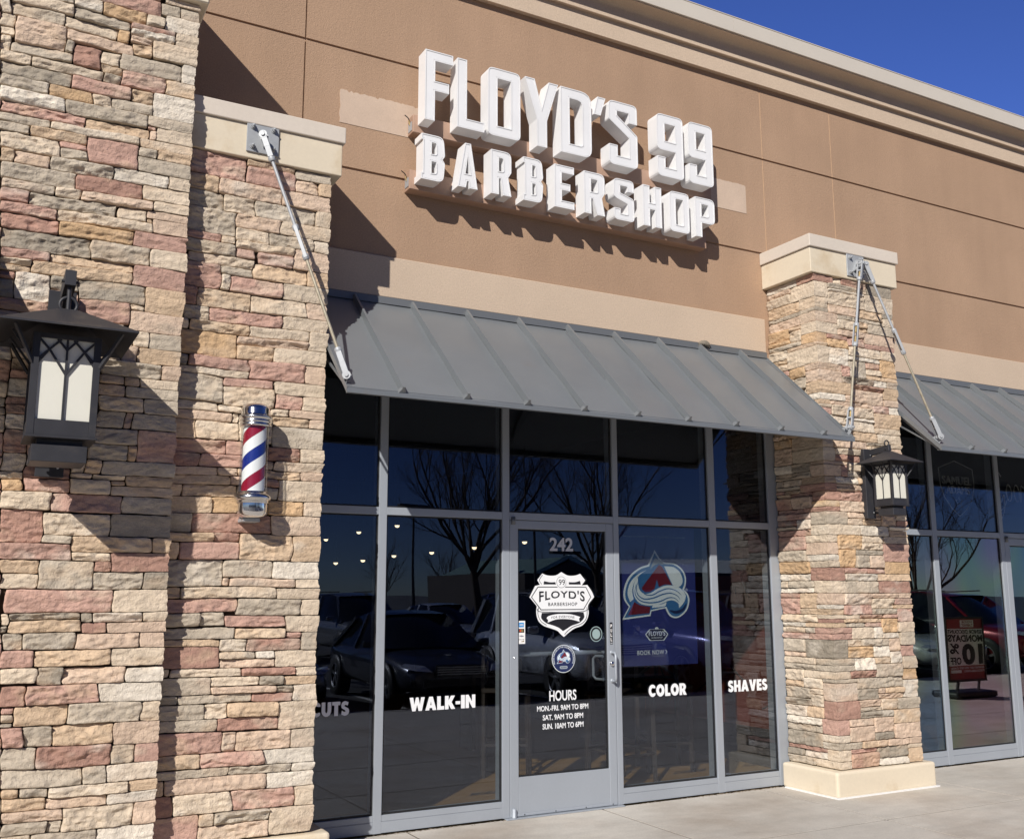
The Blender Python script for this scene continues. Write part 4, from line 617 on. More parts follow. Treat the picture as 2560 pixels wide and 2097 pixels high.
def arcp(cx, cy, rx, ry, a0, a1, n=14): return [(cx+rx*math.cos(R(a0+(a1-a0)*i/n)), cy+ry*math.sin(R(a0+(a1-a0)*i/n))) for i in range(n+1)]
FAT = {   # heavy display capitals in a unit box: (advance, loops)
 'I': (.34, [[(0,0),(1,0),(1,1),(0,1)]]), '-': (.42, [[(0,.33),(1,.33),(1,.56),(0,.56)]]),
 'L': (.62, [[(0,0),(1,0),(1,.26),(.5,.26),(.5,1),(0,1)]]), 'T': (.68, [[(.27,0),(.73,0),(.73,.75),(1,.75),(1,1),(0,1),(0,.75),(.27,.75)]]),
 'E': (.62, [[(0,0),(1,0),(1,.24),(.5,.24),(.5,.39),(.95,.39),(.95,.61),(.5,.61),(.5,.76),(1,.76),(1,1),(0,1)]]),
 'H': (.82, [[(0,0),(.36,0),(.36,.38),(.64,.38),(.64,0),(1,0),(1,1),(.64,1),(.64,.62),(.36,.62),(.36,1),(0,1)]]),
 'N': (.88, [[(0,0),(.34,0),(.34,.52),(.70,0),(1,0),(1,1),(.66,1),(.66,.48),(.30,1),(0,1)]]),
 'K': (.88, [[(0,0),(.36,0),(.36,.38),(.62,0),(1.04,0),(.66,.52),(1.0,1),(.60,1),(.36,.64),(.36,1),(0,1)]]),
 'V': (.92, [[(.34,0),(.66,0),(1,1),(.64,1),(.5,.44),(.36,1),(0,1)]]),
 'W': (1.30, [[(.18,0),(.40,0),(.5,.46),(.60,0),(.82,0),(1,1),(.76,1),(.69,.46),(.58,1),(.42,1),(.31,.46),(.24,1),(0,1)]]),
 'A': (.96, [[(0,0),(.34,0),(.385,.17),(.615,.17),(.66,0),(1,0),(.66,1),(.34,1)], [(.44,.38),(.5,.68),(.56,.38)]]),
 'O': (.98, [arcp(.5,.5,.5,.515,0,360,32)[:-1], arcp(.5,.5,.17,.22,0,360,20)[:-1]]),
 'U': (.80, [arcp(.5,.40,.5,.415,180,360,16)+[(1,1),(.62,1)]+arcp(.5,.40,.12,.16,360,180,8)+[(.38,1),(0,1)]]),
 'C': (.82, [arcp(.55,.5,.55,.515,42,318,22)+[(.96,.30)]+arcp(.60,.5,.24,.24,300,60,14)+[(.96,.70)]]),
 'R': (.82, [[(0,0),(.38,0),(.38,.36),(.60,0),(1.06,0),(.76,.42)]+arcp(.52,.69,.44,.31,-50,90,12)+[(0,1)], [(.38,.56),(.38,.78),(.50,.78),(.585,.72),(.585,.62),(.50,.56)]]),
 'S': (.68, [[(.04,.07)]+arcp(.50,.30,.50,.315,-100,40,12)+[(.46,.64),(.42,.70),(.50,.75),(.62,.76),(.80,.68),(.92,.93)]+arcp(.48,.70,.46,.315,70,215,12)+[(.52,.37),(.56,.30),(.48,.25),(.34,.25),(.12,.36)]])}
def fat_word(parent, txt, x0, x1, z0, z1, y=None, mt='vinyl'):
    y = GY-.004 if y is None else y; gap = .07
    tot = sum(FAT[c][0] for c in txt)+gap*(len(txt)-1); k = (x1-x0)/tot; x = x0; m = MB(); h = z1-z0
    for c in txt:
        w, loops = FAT[c]; L = [[(x+p[0]*w*k, z0+p[1]*h) for p in l] for l in loops]
        L[0] = L[0] if area(L[0]) > 0 else L[0][::-1]; L[1:] = [l if area(l) < 0 else l[::-1] for l in L[1:]]
        m.prism(L, y-.0012, y, mt); x += (w+gap)*k
    return m.build('lettering', parent)
HEAD = 3.36
def shopfront():
    t = thing('storefront', 'aluminium framed barbershop windows on both sides of the entrance door', 'shop window')
    f = MB(); gk = MB()
    V = [(.50,.60),(1.190,1.249),(2.164,2.222),(3.153,3.203),(4.119,4.188),(4.777,4.885)]
    for i, (a,b) in enumerate(V): f.box(a, b, FY, FD, 0.008, HEAD, 'alu')
    f.box(.50, 4.885, FY+.001, FD, HEAD, 3.42, 'alu')
    for i in range(5):
        a = V[i][1]; b = V[i+1][0]
        f.box(a, b, FY+.0015, FD, 2.121, 2.175, 'alu')
        if i != 2:
            f.box(a, b, FY+.0015, FD, .010, .082, 'alu'); f.box(a, b, FY+.003, FD, .083, .123, 'alu')
    f.build('frame', t, bevel=.002)
    txt = {0: ('CUTS', .747, 1.011, .08), 1: ('WALK-IN', 1.447, 1.952, .08), 3: ('COLOR', 3.468, 3.836, .08), 4: ('SHAVES', 4.268, 4.690, .08)}
    for i in range(5):
        a = V[i][1]; b = V[i+1][0]
        glazing(gk, t, a, b, 2.175, HEAD)
        if i == 2: continue
        p = glazing(gk, t, a, b, .123, 2.121)
        if i in txt: fat_word(p, txt[i][0], txt[i][1], txt[i][2], .779, .870)
    gk.build('gasket', t)
    rebase(t, (1.7, .05, 0))
shopfront()

def glyph_loops(kind, x0, x1, z0, z1, s, r=.03):
    """block sign lettering; s is the stem width, loops are (outer, holes...)"""
    w = x1-x0; h = z1-z0
    X = lambda a: x0+a; Z = lambda a: z0+a
    c = r
    if kind == 'F': return [[(X(0),Z(0)),(X(s),Z(0)),(X(s),Z(h*.43)),(X(w*.86),Z(h*.43)),(X(w*.86),Z(h*.57)),(X(s),Z(h*.57)),(X(s),Z(h*.86)),(X(w),Z(h*.86)),(X(w),Z(h)),(X(0),Z(h))]]
    if kind == 'L': return [[(X(0),Z(0)),(X(w),Z(0)),(X(w),Z(h*.14)),(X(s),Z(h*.14)),(X(s),Z(h)),(X(0),Z(h))]]
    if kind == 'E': return [[(X(0),Z(0)),(X(w),Z(0)),(X(w),Z(h*.17)),(X(s),Z(h*.17)),(X(s),Z(h*.42)),(X(w*.8),Z(h*.42)),(X(w*.8),Z(h*.58)),(X(s),Z(h*.58)),(X(s),Z(h*.83)),(X(w),Z(h*.83)),(X(w),Z(h)),(X(0),Z(h))]]
    if kind == 'O': return [rounded([(X(0),Z(0),c),(X(w),Z(0),c),(X(w),Z(h),c),(X(0),Z(h),c)]), [(X(s),Z(s)),(X(s),Z(h-s)),(X(w-s),Z(h-s)),(X(w-s),Z(s))]]
    if kind == 'o': return [rounded([(X(0),Z(0),c),(X(w),Z(0),c),(X(w),Z(h),c),(X(0),Z(h),c)]), rounded([(X(s),Z(s),.01),(X(s),Z(h-s),.01),(X(w-s),Z(h-s),.01),(X(w-s),Z(s),.01)])]
    if kind == 'D': return [rounded([(X(0),Z(0),0),(X(w),Z(0),c*1.7),(X(w),Z(h),c*2.2),(X(0),Z(h),0)]), rounded([(X(s),Z(s),0),(X(s),Z(h-s),0),(X(w-s),Z(h-s),c*1.2),(X(w-s),Z(s),c*.5)])]
    if kind == 'Y':
        m_ = w/2; a = s*.55
        return [[(X(m_-a),Z(0)),(X(m_+a),Z(0)),(X(m_+a),Z(h*.40)),(X(w),Z(h)),(X(w-s*1.05),Z(h)),(X(m_),Z(h*.57)),(X(s*1.05),Z(h)),(X(0),Z(h)),(X(m_-a),Z(h*.40))]]
    if kind == "'": return [[(X(0),Z(0)),(X(w*.56),Z(0)),(X(w),Z(h)),(X(w*.33),Z(h))]]
    if kind == 'S':
        return [rounded([(X(0),Z(0),c),(X(w),Z(0),c),(X(w),Z(h*.52),c*.6),(X(s),Z(h*.78),0),(X(s),Z(h-s),0),(X(w-s),Z(h-s),0),(X(w-s),Z(h*.70),0),(X(w),Z(h*.70),0),(X(w),Z(h),c),(X(0),Z(h),c),(X(0),Z(h*.70),c*.6),(X(w-s),Z(h*.46),0),(X(w-s),Z(s),0),(X(s),Z(s),0),(X(s),Z(h*.31),0),(X(0),Z(h*.31),0)])]
    if kind == 's':
        return [rounded([(X(0),Z(0),c),(X(w),Z(0),c),(X(w),Z(h*.56),c),(X(s),Z(h*.66),.01),(X(s),Z(h-s*.9),.01),(X(w-s),Z(h-s*.9),.01),(X(w-s),Z(h*.72),0),(X(w),Z(h*.72),0),(X(w),Z(h),c),(X(0),Z(h),c),(X(0),Z(h*.54),c),(X(w-s),Z(h*.42),.01),(X(w-s),Z(s*.9),.01),(X(s),Z(s*.9),.01),(X(s),Z(h*.28),0),(X(0),Z(h*.28),0)])]
    if kind == '9':
        return [rounded([(X(0),Z(0),c),(X(w),Z(0),c),(X(w),Z(h),c),(X(0),Z(h),c),(X(0),Z(h*.42),c),(X(w-s),Z(h*.42),0),(X(w-s),Z(s),0),(X(s),Z(s),0),(X(s),Z(h*.31),0),(X(0),Z(h*.31),0)]), [(X(s),Z(h*.57)),(X(s),Z(h-s)),(X(w-s),Z(h-s)),(X(w-s),Z(h*.57))]]
    if kind == 'B':
        q = s*.20
        return [rounded([(X(0),Z(0),0),(X(w-c*.3),Z(0),c*1.3),(X(w),Z(h*.42),c*.8),(X(w-c*.5),Z(h*.5),0),(X(w),Z(h*.58),c*.8),(X(w-c*.3),Z(h),c*1.3),(X(0),Z(h),0),(X(0),Z(h*.87),0),(X(q),Z(h*.87),0),(X(q),Z(h*.14),0),(X(0),Z(h*.14),0)]),
                rounded([(X(s+q),Z(h*.16),0),(X(s+q),Z(h*.42),0),(X(w-s),Z(h*.42),.012),(X(w-s),Z(h*.16),.02)]), rounded([(X(s+q),Z(h*.58),0),(X(s+q),Z(h*.84),0),(X(w-s),Z(h*.84),.02),(X(w-s),Z(h*.58),.012)])]
    if kind == 'A':
        m_ = w/2; a = s*.36
        return [[(X(0),Z(0)),(X(s*.98),Z(0)),(X(s*1.12),Z(h*.15)),(X(w-s*1.12),Z(h*.15)),(X(w-s*.98),Z(0)),(X(w),Z(0)),(X(m_+a),Z(h)),(X(m_-a),Z(h))], [(X(m_-w*.125),Z(h*.31)),(X(m_),Z(h*.72)),(X(m_+w*.125),Z(h*.31))]]
    if kind == 'R':
        return [rounded([(X(0),Z(0),0),(X(s),Z(0),0),(X(s),Z(h*.37),0),(X(s*1.25),Z(h*.37),0),(X(w-s*1.05),Z(0),0),(X(w),Z(0),0),(X(w-s*.42),Z(h*.42),.01),(X(w),Z(h*.54),c*.6),(X(w),Z(h),c*1.3),(X(0),Z(h),0)]), rounded([(X(s),Z(h*.53),0),(X(s),Z(h*.84),0),(X(w-s),Z(h*.84),.02),(X(w-s),Z(h*.53),.015)])]
    if kind == 'H': return [[(X(0),Z(0)),(X(s),Z(0)),(X(s),Z(h*.42)),(X(w-s),Z(h*.42)),(X(w-s),Z(0)),(X(w),Z(0)),(X(w),Z(h)),(X(w-s),Z(h)),(X(w-s),Z(h*.58)),(X(s),Z(h*.58)),(X(s),Z(h)),(X(0),Z(h))]]
    if kind == 'P':
        return [rounded([(X(0),Z(0),0),(X(s),Z(0),0),(X(s),Z(h*.36),0),(X(w),Z(h*.36),c*1.3),(X(w),Z(h),c*1.3),(X(0),Z(h),0)]), rounded([(X(s),Z(h*.53),0),(X(s),Z(h*.84),0),(X(w-s),Z(h*.84),.02),(X(w-s),Z(h*.53),.02)])]

# ------------------------------------------------------------------ sign
def sign():
    t = thing('shop_sign', 'raised white letters FLOYD\'S 99 BARBERSHOP on two tan raceways above the awning', 'shop sign')
    F0, F1, YB = -.232, -.2325, -.105
    def raceway(x0, x1, z0, z1):
        m = MB(); m.box(x0, x1, YB, -.0008, z0, z1, 'raceway')
        return m
    rows = []
    m = raceway(1.355, 4.185, 4.965, 5.105); rows.append(m.build('raceway', t, bevel=.003))
    m = raceway(1.335, 4.11, 4.515, 4.665); rows.append(m.build('raceway', t, bevel=.003))
    for rr, z in ((rows[0],5.005),(rows[1],4.56)):     # end caps with wire stubs
        e = MB(); x = 1.355 if z > 4.8 else 1.335
        e.box(x-.004, x-.0005, -.085, -.02, z-.02, z+.05, 'galv'); e.build('end_plate', rr)
        e = MB(); e.tube([(x-.004,-.05,z+.06),(x-.02,-.055,z+.085),(x-.05,-.06,z+.10)], .004, 'gasket', 6); e.tube([(x-.004,-.05,z+.03),(x-.012,-.05,z+.07)], .005, 'brass', 6); e.build('cable_stub', rr)
    def letter(ch, x0, x1, z0, z1, s, par, r=.035):
        L = glyph_loops(ch, x0, x1, z0, z1, s, r)
        m = MB(); outer = L[0] if area(L[0]) > 0 else L[0][::-1]
        holes = [l if area(l) < 0 else l[::-1] for l in L[1:]]
        # can (returns) with an open rim, and the face sunk 5 mm inside its trim edge
        ed = .0075
        inn = inset(outer, ed); hin = [[p for p in inset(l[::-1], -ed)][::-1] for l in holes]
        m.prism([outer]+holes, F0+.0045, YB, 'letter_side')
        o = m.build(ch_name, par)
        rim = MB(); rim.prism([outer, inn[::-1]], F0-.002, F0+.0043, 'letter_side')
        for l, hl in zip(holes, hin): rim.prism([hl[::-1], l], F0-.002, F0+.0043, 'letter_side')
        rim.v = rim.v
        ro = rim
        fc = MB(); off = .0042
        inn2 = inset(outer, ed+off); hin2 = [[p for p in inset(l[::-1], -ed-off)][::-1] for l in holes]
        fc.prism([inn2]+hin2, F0+.0012, F0+.0044, 'white_letter')
        # merge rim, face and can into the one letter mesh
        bm = bmesh.new(); bm.from_mesh(o.data)
        for q in (ro, fc):
            oo = q.build('tmp'); oo.data.materials.clear()
            b2 = bmesh.new(); b2.from_mesh(oo.data)
            vm = {v: bm.verts.new(v.co) for v in b2.verts}
            for f_ in b2.faces:
                try: nf = bm.faces.new([vm[v] for v in f_.verts]); nf.material_index = 1 if q is fc else 0
                except ValueError: pass
            b2.free(); me = oo.data; bpy.data.objects.remove(oo); bpy.data.meshes.remove(me)
        bm.to_mesh(o.data); bm.free(); o.data.materials.clear(); o.data.materials.append(M['letter_side']); o.data.materials.append(M['white_letter'])
        return o
    ch_name = 'letter'
    z0, z1 = 5.022, 5.580
    row = [('F',1.393,1.620,.080),('L',1.657,1.885,.080),('O',1.917,2.199,.082),('Y',2.243,2.545,.082),('D',2.567,2.857,.084),("'",2.900,2.998,.08),('S',3.028,3.310,.082),('9',3.514,3.788,.082),('9',3.848,4.109,.082)]
    for ch, a, b, s in row:
        if ch == "'": letter(ch, 2.882, 2.998, 5.415, 5.575, s, rows[0])
        else: letter(ch, a, b, z0, z1, s, rows[0], .045)
    z0, z1 = 4.553, 4.906
    row = [('B',1.371,1.560,.068),('A',1.668,1.830,.066),('R',1.945,2.118,.066),('B',2.224,2.400,.066),('E',2.504,2.684,.066),('R',2.778,2.974,.066),('s',3.064,3.261,.062),('H',3.354,3.540,.066),('o',3.626,3.829,.062),('P',3.897,4.105,.066)]
    for ch, a, b, s in row: letter(ch, a, b, z0, z1, s, rows[1], .04)
    rebase(t, (2.75, 0, 4.5))
sign()

# ------------------------------------------------------------------ awnings
def awning(x0, x1, ribs, label, ywall=-.001, yf=-.966, ztop=3.640, zf=2.785, left_open=True):
    t = thing('metal_awning', label, 'awning', group='grey standing seam awnings')
    a = Vector((0, ywall-.012, ztop)); b = Vector((0, yf, zf)); d = (b-a).normalized(); n = Vector((0, d.z, -d.y))
    if n.z < 0: n = -n
    P = MB(); th = .012
    # sheet with slight waves so that it reflects unevenly
    nx = max(8, int((x1-x0)/.07)); ny = 14; vs = []; fs = []
    for i in range(nx+1):
        x = x0+(x1-x0)*i/nx
        for j in range(ny+1):
            q = a.lerp(b, j/ny)+n*(.0022*math.sin(x*5.1+j*.5)*math.sin(j*.55)+.0015*math.sin(x*13+j))
            vs.append((x, q.y, q.z))
    fs = [(i*(ny+1)+j, i*(ny+1)+j+1, (i+1)*(ny+1)+j+1, (i+1)*(ny+1)+j) for i in range(nx) for j in range(ny)]
    P.add(vs, fs, 'awning', True)
    q0 = a-n*th; q1 = b-n*th
    P.add([(x0,q0.y,q0.z),(x1,q0.y,q0.z),(x1,q1.y,q1.z),(x0,q1.y,q1.z)], [(0,1,2,3)], 'awning_dark')
    P.box(x0-.004, x1+.004, yf-.006, yf+.010, zf-.024, zf+.002, 'awning')
    for x in (x0-.002, x1+.002): P.bar((x,a.y,a.z-.004), (x,b.y,b.z-.004), .006, .03, 'awning', up=n)
    P.build('roof_sheet', t, recalc=True)
    for x in ribs:
        m = MB(); h = .045; w = .010; p0 = a+n*.001; p1 = b+n*.001-d*.004
        sec = [(-w,0),(-.0085,h),(.0085,h),(w,0)]
        vs = [(x+s[0], (p+n*s[1]).y, (p+n*s[1]).z) for p in (p0,p1) for s in sec]
        m.add(vs, [(0,4,5,1),(1,5,6,2),(2,6,7,3),(0,1,2,3),(7,6,5,4)], 'awning')
        # folded triangular end of the seam at the eave
        pe = p1-d*.001; q_ = [(-.026,.0),(0,h*.98),(.026,0)]
        vs = [(x+s_[0], (pe+n*s_[1]).y, (pe+n*s_[1]).z) for s_ in q_]+[(x+s_[0], (pe-d*.03+n*s_[1]).y, (pe-d*.03+n*s_[1]).z) for s_ in q_]
        m.add(vs, [(0,1,2),(5,4,3),(0,3,4,1),(1,4,5,2)], 'awning'); m.build('seam_rib', t)
    f = MB(); f.box(x0, x1, ywall-.030, ywall, ztop-.005, 3.6865+(ztop-3.640), 'awning_dark'); f.build('wall_flashing', t)
    s = MB()
    for x in (x0+.025, (x0+x1)/2, x1-.025):
        s.bar((x,a.y-.03,a.z-.05), (x,b.y+.03,b.z-.0), .03, .04, 'awning_dark', up=n)
        s.bar((x,ywall-.01,ztop-.28), (x,yf+.05,zf+.01), .012, .012, 'awning_dark')
    s.bar((x0+.01,yf+.03,zf-.002), (x1-.01,yf+.03,zf-.002), .04, .035, 'awning_dark')
    k = a.lerp(b,.5)-n*.035; s.bar((x0+.01,k.y,k.z), (x1-.01,k.y,k.z), .04, .04, 'awning_dark')
    s.bar((x0+.01,ywall-.02,ztop-.28), (x1-.01,ywall-.02,ztop-.28), .03, .06, 'awning_dark')
    s.build('support_frame', t)
    rebase(t, ((x0+x1)/2, ywall, ztop))
    return t
ribsA = [.957+.4424*i for i in range(9)]
awning(.600, 4.815, ribsA, 'grey metal awning above the barbershop door, between the two stone pillars')
awning(5.84, 16.2, [6.233+.437*i for i in range(22)], 'grey metal awning running on to the right of the small lantern')
awning(-6.2, -1.310, [-5.9+.4424*i for i in range(10)], 'grey metal awning left of the tall stone pylon, outside the picture', ywall=-.712, yf=-1.34, ztop=3.37, zf=2.79)

# ------------------------------------------------------------------ marks used on the door, the poster and the stickers
def circ(cx, cz, rx, rz=None, n=40):
    rz = rz or rx
    return [(cx+rx*math.cos(2*PI*i/n), cz+rz*math.sin(2*PI*i/n)) for i in range(n)]
def spl(pts, n=6, closed=True):
    """smooth closed line through points (catmull-rom); a point with a third value is a sharp corner"""
    k = len(pts); out = []
    for i in range(k if closed else k-1):
        p0, p1, p2, p3 = pts[(i-1)%k], pts[i], pts[(i+1)%k], pts[(i+2)%k]
        if not closed:
            if i == 0: p0 = p1
            if i == k-2: p3 = p2
        m1 = [(p2[j]-p0[j])/2 for j in (0,1)]; m2 = [(p3[j]-p1[j])/2 for j in (0,1)]
        if len(p1) > 2: m1 = [(p2[j]-p1[j])*.8 for j in (0,1)]
        if len(p2) > 2: m2 = [(p2[j]-p1[j])*.8 for j in (0,1)]
        for s_ in range(n):
            t = s_/n; a = 2*t**3-3*t*t+1; b = t**3-2*t*t+t; c = -2*t**3+3*t*t; d = t**3-t*t
            out.append(tuple(a*p1[j]+b*m1[j]+c*p2[j]+d*m2[j] for j in (0,1)))
    if not closed: out.append(tuple(pts[-1][:2]))
    return out
def flat(m, loop, y, mt, th=.0006, holes=()):
    l = loop if area(loop) > 0 else loop[::-1]
    hs = [h if area(h) < 0 else h[::-1] for h in holes]
    m.prism([l]+hs, y-th, y, mt)
def mapped(pts, x0, z0, sx, sz): return [(x0+p[0]*sx, z0+p[1]*sz)+tuple(p[2:]) for p in pts]
def ribbon(line, w):
    """closed outline of a line of constant or per-point width"""
    L_ = []; R_ = []; n = len(line)
    for i, p in enumerate(line):
        a = Vector(line[max(i-1,0)]); b = Vector(line[min(i+1,n-1)]); d = (b-a).normalized(); q = Vector((-d.y,d.x))*((w[i] if isinstance(w,list) else w)/2)
        L_.append((p[0]+q.x,p[1]+q.y)); R_.append((p[0]-q.x,p[1]-q.y))
    return L_+R_[::-1]

def av_logo(m, x0, x1, z0, z1, y):
    """hockey crest: burgundy A with a snow swirl round it, traced in a unit box (x to the right, z up)"""
    px = lambda q, k=(): (((q[0]-100)/585.0), (865-q[1])/600.0)+tuple(q[2:])
    F = lambda pts: mapped([px(p) for p in pts], x0, z0, x1-x0, z1-z0)
    st = .0007
    # layer 1: pale outline of the whole crest
    flat(m, spl(F([(100,865,1),(160,755,1),(120,690),(122,600),(165,500),(250,425),(330,395,1),(390,265,1),(430,335,1),(470,370),(560,380),(630,430),(660,500),(655,570),(640,610,1),(675,650),(685,710),(660,790),(600,845),(545,855),(500,830),(470,770,1),(350,795,1),(340,835,1)]), 5), y, 'logo_white', .0005)
    y -= st
    # layer 2: steel blue body
    flat(m, spl(F([(118,848,1),(172,752,1),(135,690),(137,605),(178,510),(255,440),(340,408,1),(390,290,1),(422,348,1),(468,384),(556,393),(620,440),(646,502),(642,565),(624,606,1),(660,655),(671,710),(648,782),(596,832),(548,842),(508,816),(480,756,1),(344,784,1),(332,822,1)]), 5), y, 'logo_blue', .0005)
    y -= st
    # layer 3: snow
    flat(m, spl(F([(470,405,1),(550,412),(605,455),(628,515),(622,560),(590,590,1),(540,570,1),(500,480)]), 5), y, 'logo_white')
    flat(m, spl(F([(318,440,1),(240,480),(175,550),(150,640),(170,715,1),(200,690,1),(190,620),(210,545),(260,480)]), 5), y, 'logo_white')
    flat(m, spl(F([(240,490,1),(205,570),(205,660),(250,725),(330,745),(420,735),(500,705),(545,705),(585,730),(590,770,1),(620,740),(645,700),(650,650),(610,600),(550,575),(470,575),(400,605),(340,640),(280,640),(245,590)]), 5), y, 'logo_white')
    flat(m, spl(F([(355,765,1),(370,742),(440,735),(480,715,1),(465,752)]), 5), y, 'logo_white')
    # layer 4: burgundy A
    flat(m, F([(424,392),(452,412),(532,568),(470,563),(418,585),(402,520),(380,602),(340,628),(300,632),(266,600)][::-1]), y-st, 'maroon')
    flat(m, F([(150,826),(205,716),(250,742),(342,758),(330,810)][::-1]), y-st, 'maroon')
    flat(m, F([(348,432),(372,372),(392,335),(440,352),(462,372),(462,392),(424,384),(385,398)][::-1]), y-st, 'silver')
    # layer 5: dark swirl lines
    y -= 2*st
    for line, w in (([(262,500),(228,580),(235,650),(290,690),(370,680),(450,650),(520,640),(580,665),(600,700)],9), ([(275,560),(270,610),(300,650),(360,655),(430,620),(500,600),(570,620),(615,660)],8), ([(225,560),(212,640),(250,700),(330,722),(420,712),(500,680),(555,685),(592,720)],9), ([(510,790),(560,805),(620,785),(655,735)],22)):
        c = spl(F(line), 5, closed=False); n = len(c); k = (x1-x0)/585.0*w
        ws = [k*(.25+.75*math.sin(PI*min(1,(i+.5)/n))) for i in range(n)]
        flat(m, ribbon(c, ws), y, 'navy' if w > 15 else 'logo_blue')

# ------------------------------------------------------------------ entrance door
def door():
    t = thing('entrance_door', 'single glazed aluminium barbershop door with shield emblem and opening hours', 'door')
    x0, x1, zb, zt = 2.226, 3.149, .008, 2.117
    gx0, gx1, gz0, gz1 = 2.296, 3.081, .277, 2.055
    Y0, Y1 = .002, .046
    f = MB(); f.box(x0, gx0, Y0, Y1, zb, zt, 'alu'); f.box(gx1, x1, Y0, Y1, zb, zt, 'alu')
    f.box(gx0, gx1, Y0+.0012, Y1, zb, gz0, 'alu'); f.box(gx0, gx1, Y0+.0012, Y1, gz1, zt, 'alu')
    f.box(x0+.01, x1-.01, Y0-.006, Y0+.0005, .012, .03, 'alu')
    f.build('door_leaf', t, bevel=.0025)
    gk = MB(); p = glazing(gk, t, gx0, gx1, gz0, gz1); gk.build('gasket', t)
    th = MB(); th.box(2.18, 3.19, -.04, .12, 0.0, .0075, 'alu'); th.build('threshold', t, bevel=.003)
    y = GY-.003
    text_on(p, '242', 2.578, 2.788, 1.896, 1.998, .03, 'street_number', 'greyvinyl')
    for s_, a, b, z0, z1, bo in (('HOURS',2.565,2.800,.791,.867,.018),('MON.-FRI. 9AM TO 8PM',2.459,2.905,.722,.761,.018),('SAT. 9AM TO 8PM',2.507,2.858,.657,.696,.018),('SUN. 10AM TO 6PM',2.505,2.860,.593,.633,.018)):
        text_on(p, s_, a, b, z0, z1, bo, 'hours_lettering')
    # shield emblem: pieces laid in thin layers, white / black / white
    q = MB(); px = lambda pts: [(2.400+(a[0]-262)/668*.574, 1.738-(a[1]-535)/670*.484)+tuple(a[2:]) for a in pts]
    e = .0007
    head = spl(px([(588,535,1),(655,570),(730,570),(785,552,1),(838,620,1),(800,672,1),(860,668,1),(905,735),(930,795,1),(865,880),(870,960),(850,1030),(800,1090),(720,1120),(660,1160),(608,1205,1),(575,1175),(540,1140),(470,1112),(400,1085),(350,1035),(330,960),(335,885,1),(262,795,1),(320,680,1),(368,668,1),(342,620,1),(392,552,1),(450,572),(530,570)]), 5)
    flat(q, head, y, 'vinyl')
    blk = lambda pts, lv, mt='blackvinyl', sp=True: flat(q, spl(px(pts), 5) if sp else px(pts)[::-1], y-e*lv, mt)
    blk([(410,630,1),(470,642),(525,640,1),(535,664,1),(405,664,1)], 1); blk([(665,640,1),(730,640),(782,625,1),(790,664,1),(665,664,1)], 1)
    for s_, mt, lv in ((0,'blackvinyl',1),(9,'vinyl',2)):
        blk([(278+s_,795),(345+s_*.5,687+s_),(845-s_*.5,687+s_),(898-s_,795),(818-s_*.5,928-s_),(375+s_*.5,928-s_)], lv, mt, False)
    blk([(385,955,1),(815,955,1),(820,1010),(770,1062),(690,1090),(640,1120),(598,1145,1),(560,1112),(500,1085),(430,1060),(380,1010)], 1)
    for a, w in (([(352,900),(345,970),(375,1040),(430,1080)],4.5),([(850,900),(852,970),(835,1030),(785,1075),(700,1105),(640,1150),(615,1180)],4.5),([(395,566),(362,620),(385,662)],4),([(822,575),(848,620),(812,665)],4),([(880,690),(915,745),(928,800),(868,880)],4),([(340,912),(390,945),(815,945),(880,862)],5)):
        flat(q, ribbon(spl(px(a), 5, closed=False), w*.00086), y-e*3, 'blackvinyl')
    rib = [(432,1012,1),(450,990),(520,972),(600,968),(690,975),(780,1002,1),(765,1020,1),(772,1052,1),(690,1028),(600,1020),(520,1026),(442,1055,1),(448,1030,1)]
    blk(rib, 3, 'vinyl')
    flat(q, circ(*px([(585,640)])[0], .0505, .0505), y-e*3, 'vinyl'); flat(q, circ(*px([(585,640)])[0], .0425), y-e*4, 'blackvinyl'); flat(q, circ(*px([(585,640)])[0], .0400), y-e*5, 'vinyl')
    sh = q.build('shield_emblem', p)
    # bowed lettering: tall at the ends, short in the middle
    def bow(b, u, v): b[:,2] -= (1-v)*.034*np.abs(u*2-1)**1.6; return b
    def px1(a, c): r_ = px([(a,c)])[0]; return r_
    xa, zt_ = px1(358,730); xb, zb_ = px1(828,800)
    text_mesh("FLOYD'S", xa, xb, zb_, zt_, y-e*4, 'emblem_name', 'blackvinyl', sh, bold=.018, depth=.0006, fn=bow, space=1.12)
    xa, zt_ = px1(450,850); xb, zb_ = px1(748,885)
    text_mesh('BARBERSHOP', xa, xb, zb_, zt_, y-e*4, 'emblem_subtitle', 'blackvinyl', sh, bold=.006, depth=.0006, space=1.2)
    xa, zt_ = px1(482,985); xb, zb_ = px1(718,1010)
    text_mesh('FOR EVERYONE', xa, xb, zb_, zt_, y-e*4, 'emblem_motto', 'blackvinyl', sh, depth=.0006, space=1.15, fn=lambda b,u,v: (b.__setitem__((slice(None),2), b[:,2]-.006*(u*2-1)**2), b)[1])
    xa, zt_ = px1(558,612); xb, zb_ = px1(622,670)
    text_mesh('99', xa, xb, zb_, zt_, y-e*6, 'emblem_number', 'blackvinyl', sh, depth=.0006)
    # round partner sticker
    s = MB(); cx, cz, r = 2.692, 1.094, .102
    flat(s, circ(cx, cz, r), y, 'logo_white'); flat(s, circ(cx, cz, r*.96), y-e, 'navy')
    av_logo(s, cx-.060, cx+.060, cz-.035, cz+.068, y-2*e)
    flat(s, rounded([(cx-.028,cz-.052,.006),(cx-.036,cz-.062,.004),(cx-.028,cz-.074,.006),(cx+.028,cz-.074,.006),(cx+.036,cz-.062,.004),(cx+.028,cz-.052,.006)][::-1]), y-e*2, 'silver')
    st = s.build('round_sticker', p)
    def arc(b, u, v):
        a = R(205)-u*R(230); rr = r*.80+v*r*.11; b[:,0] = cx+rr*np.cos(a); b[:,2] = cz+rr*np.sin(a); return b
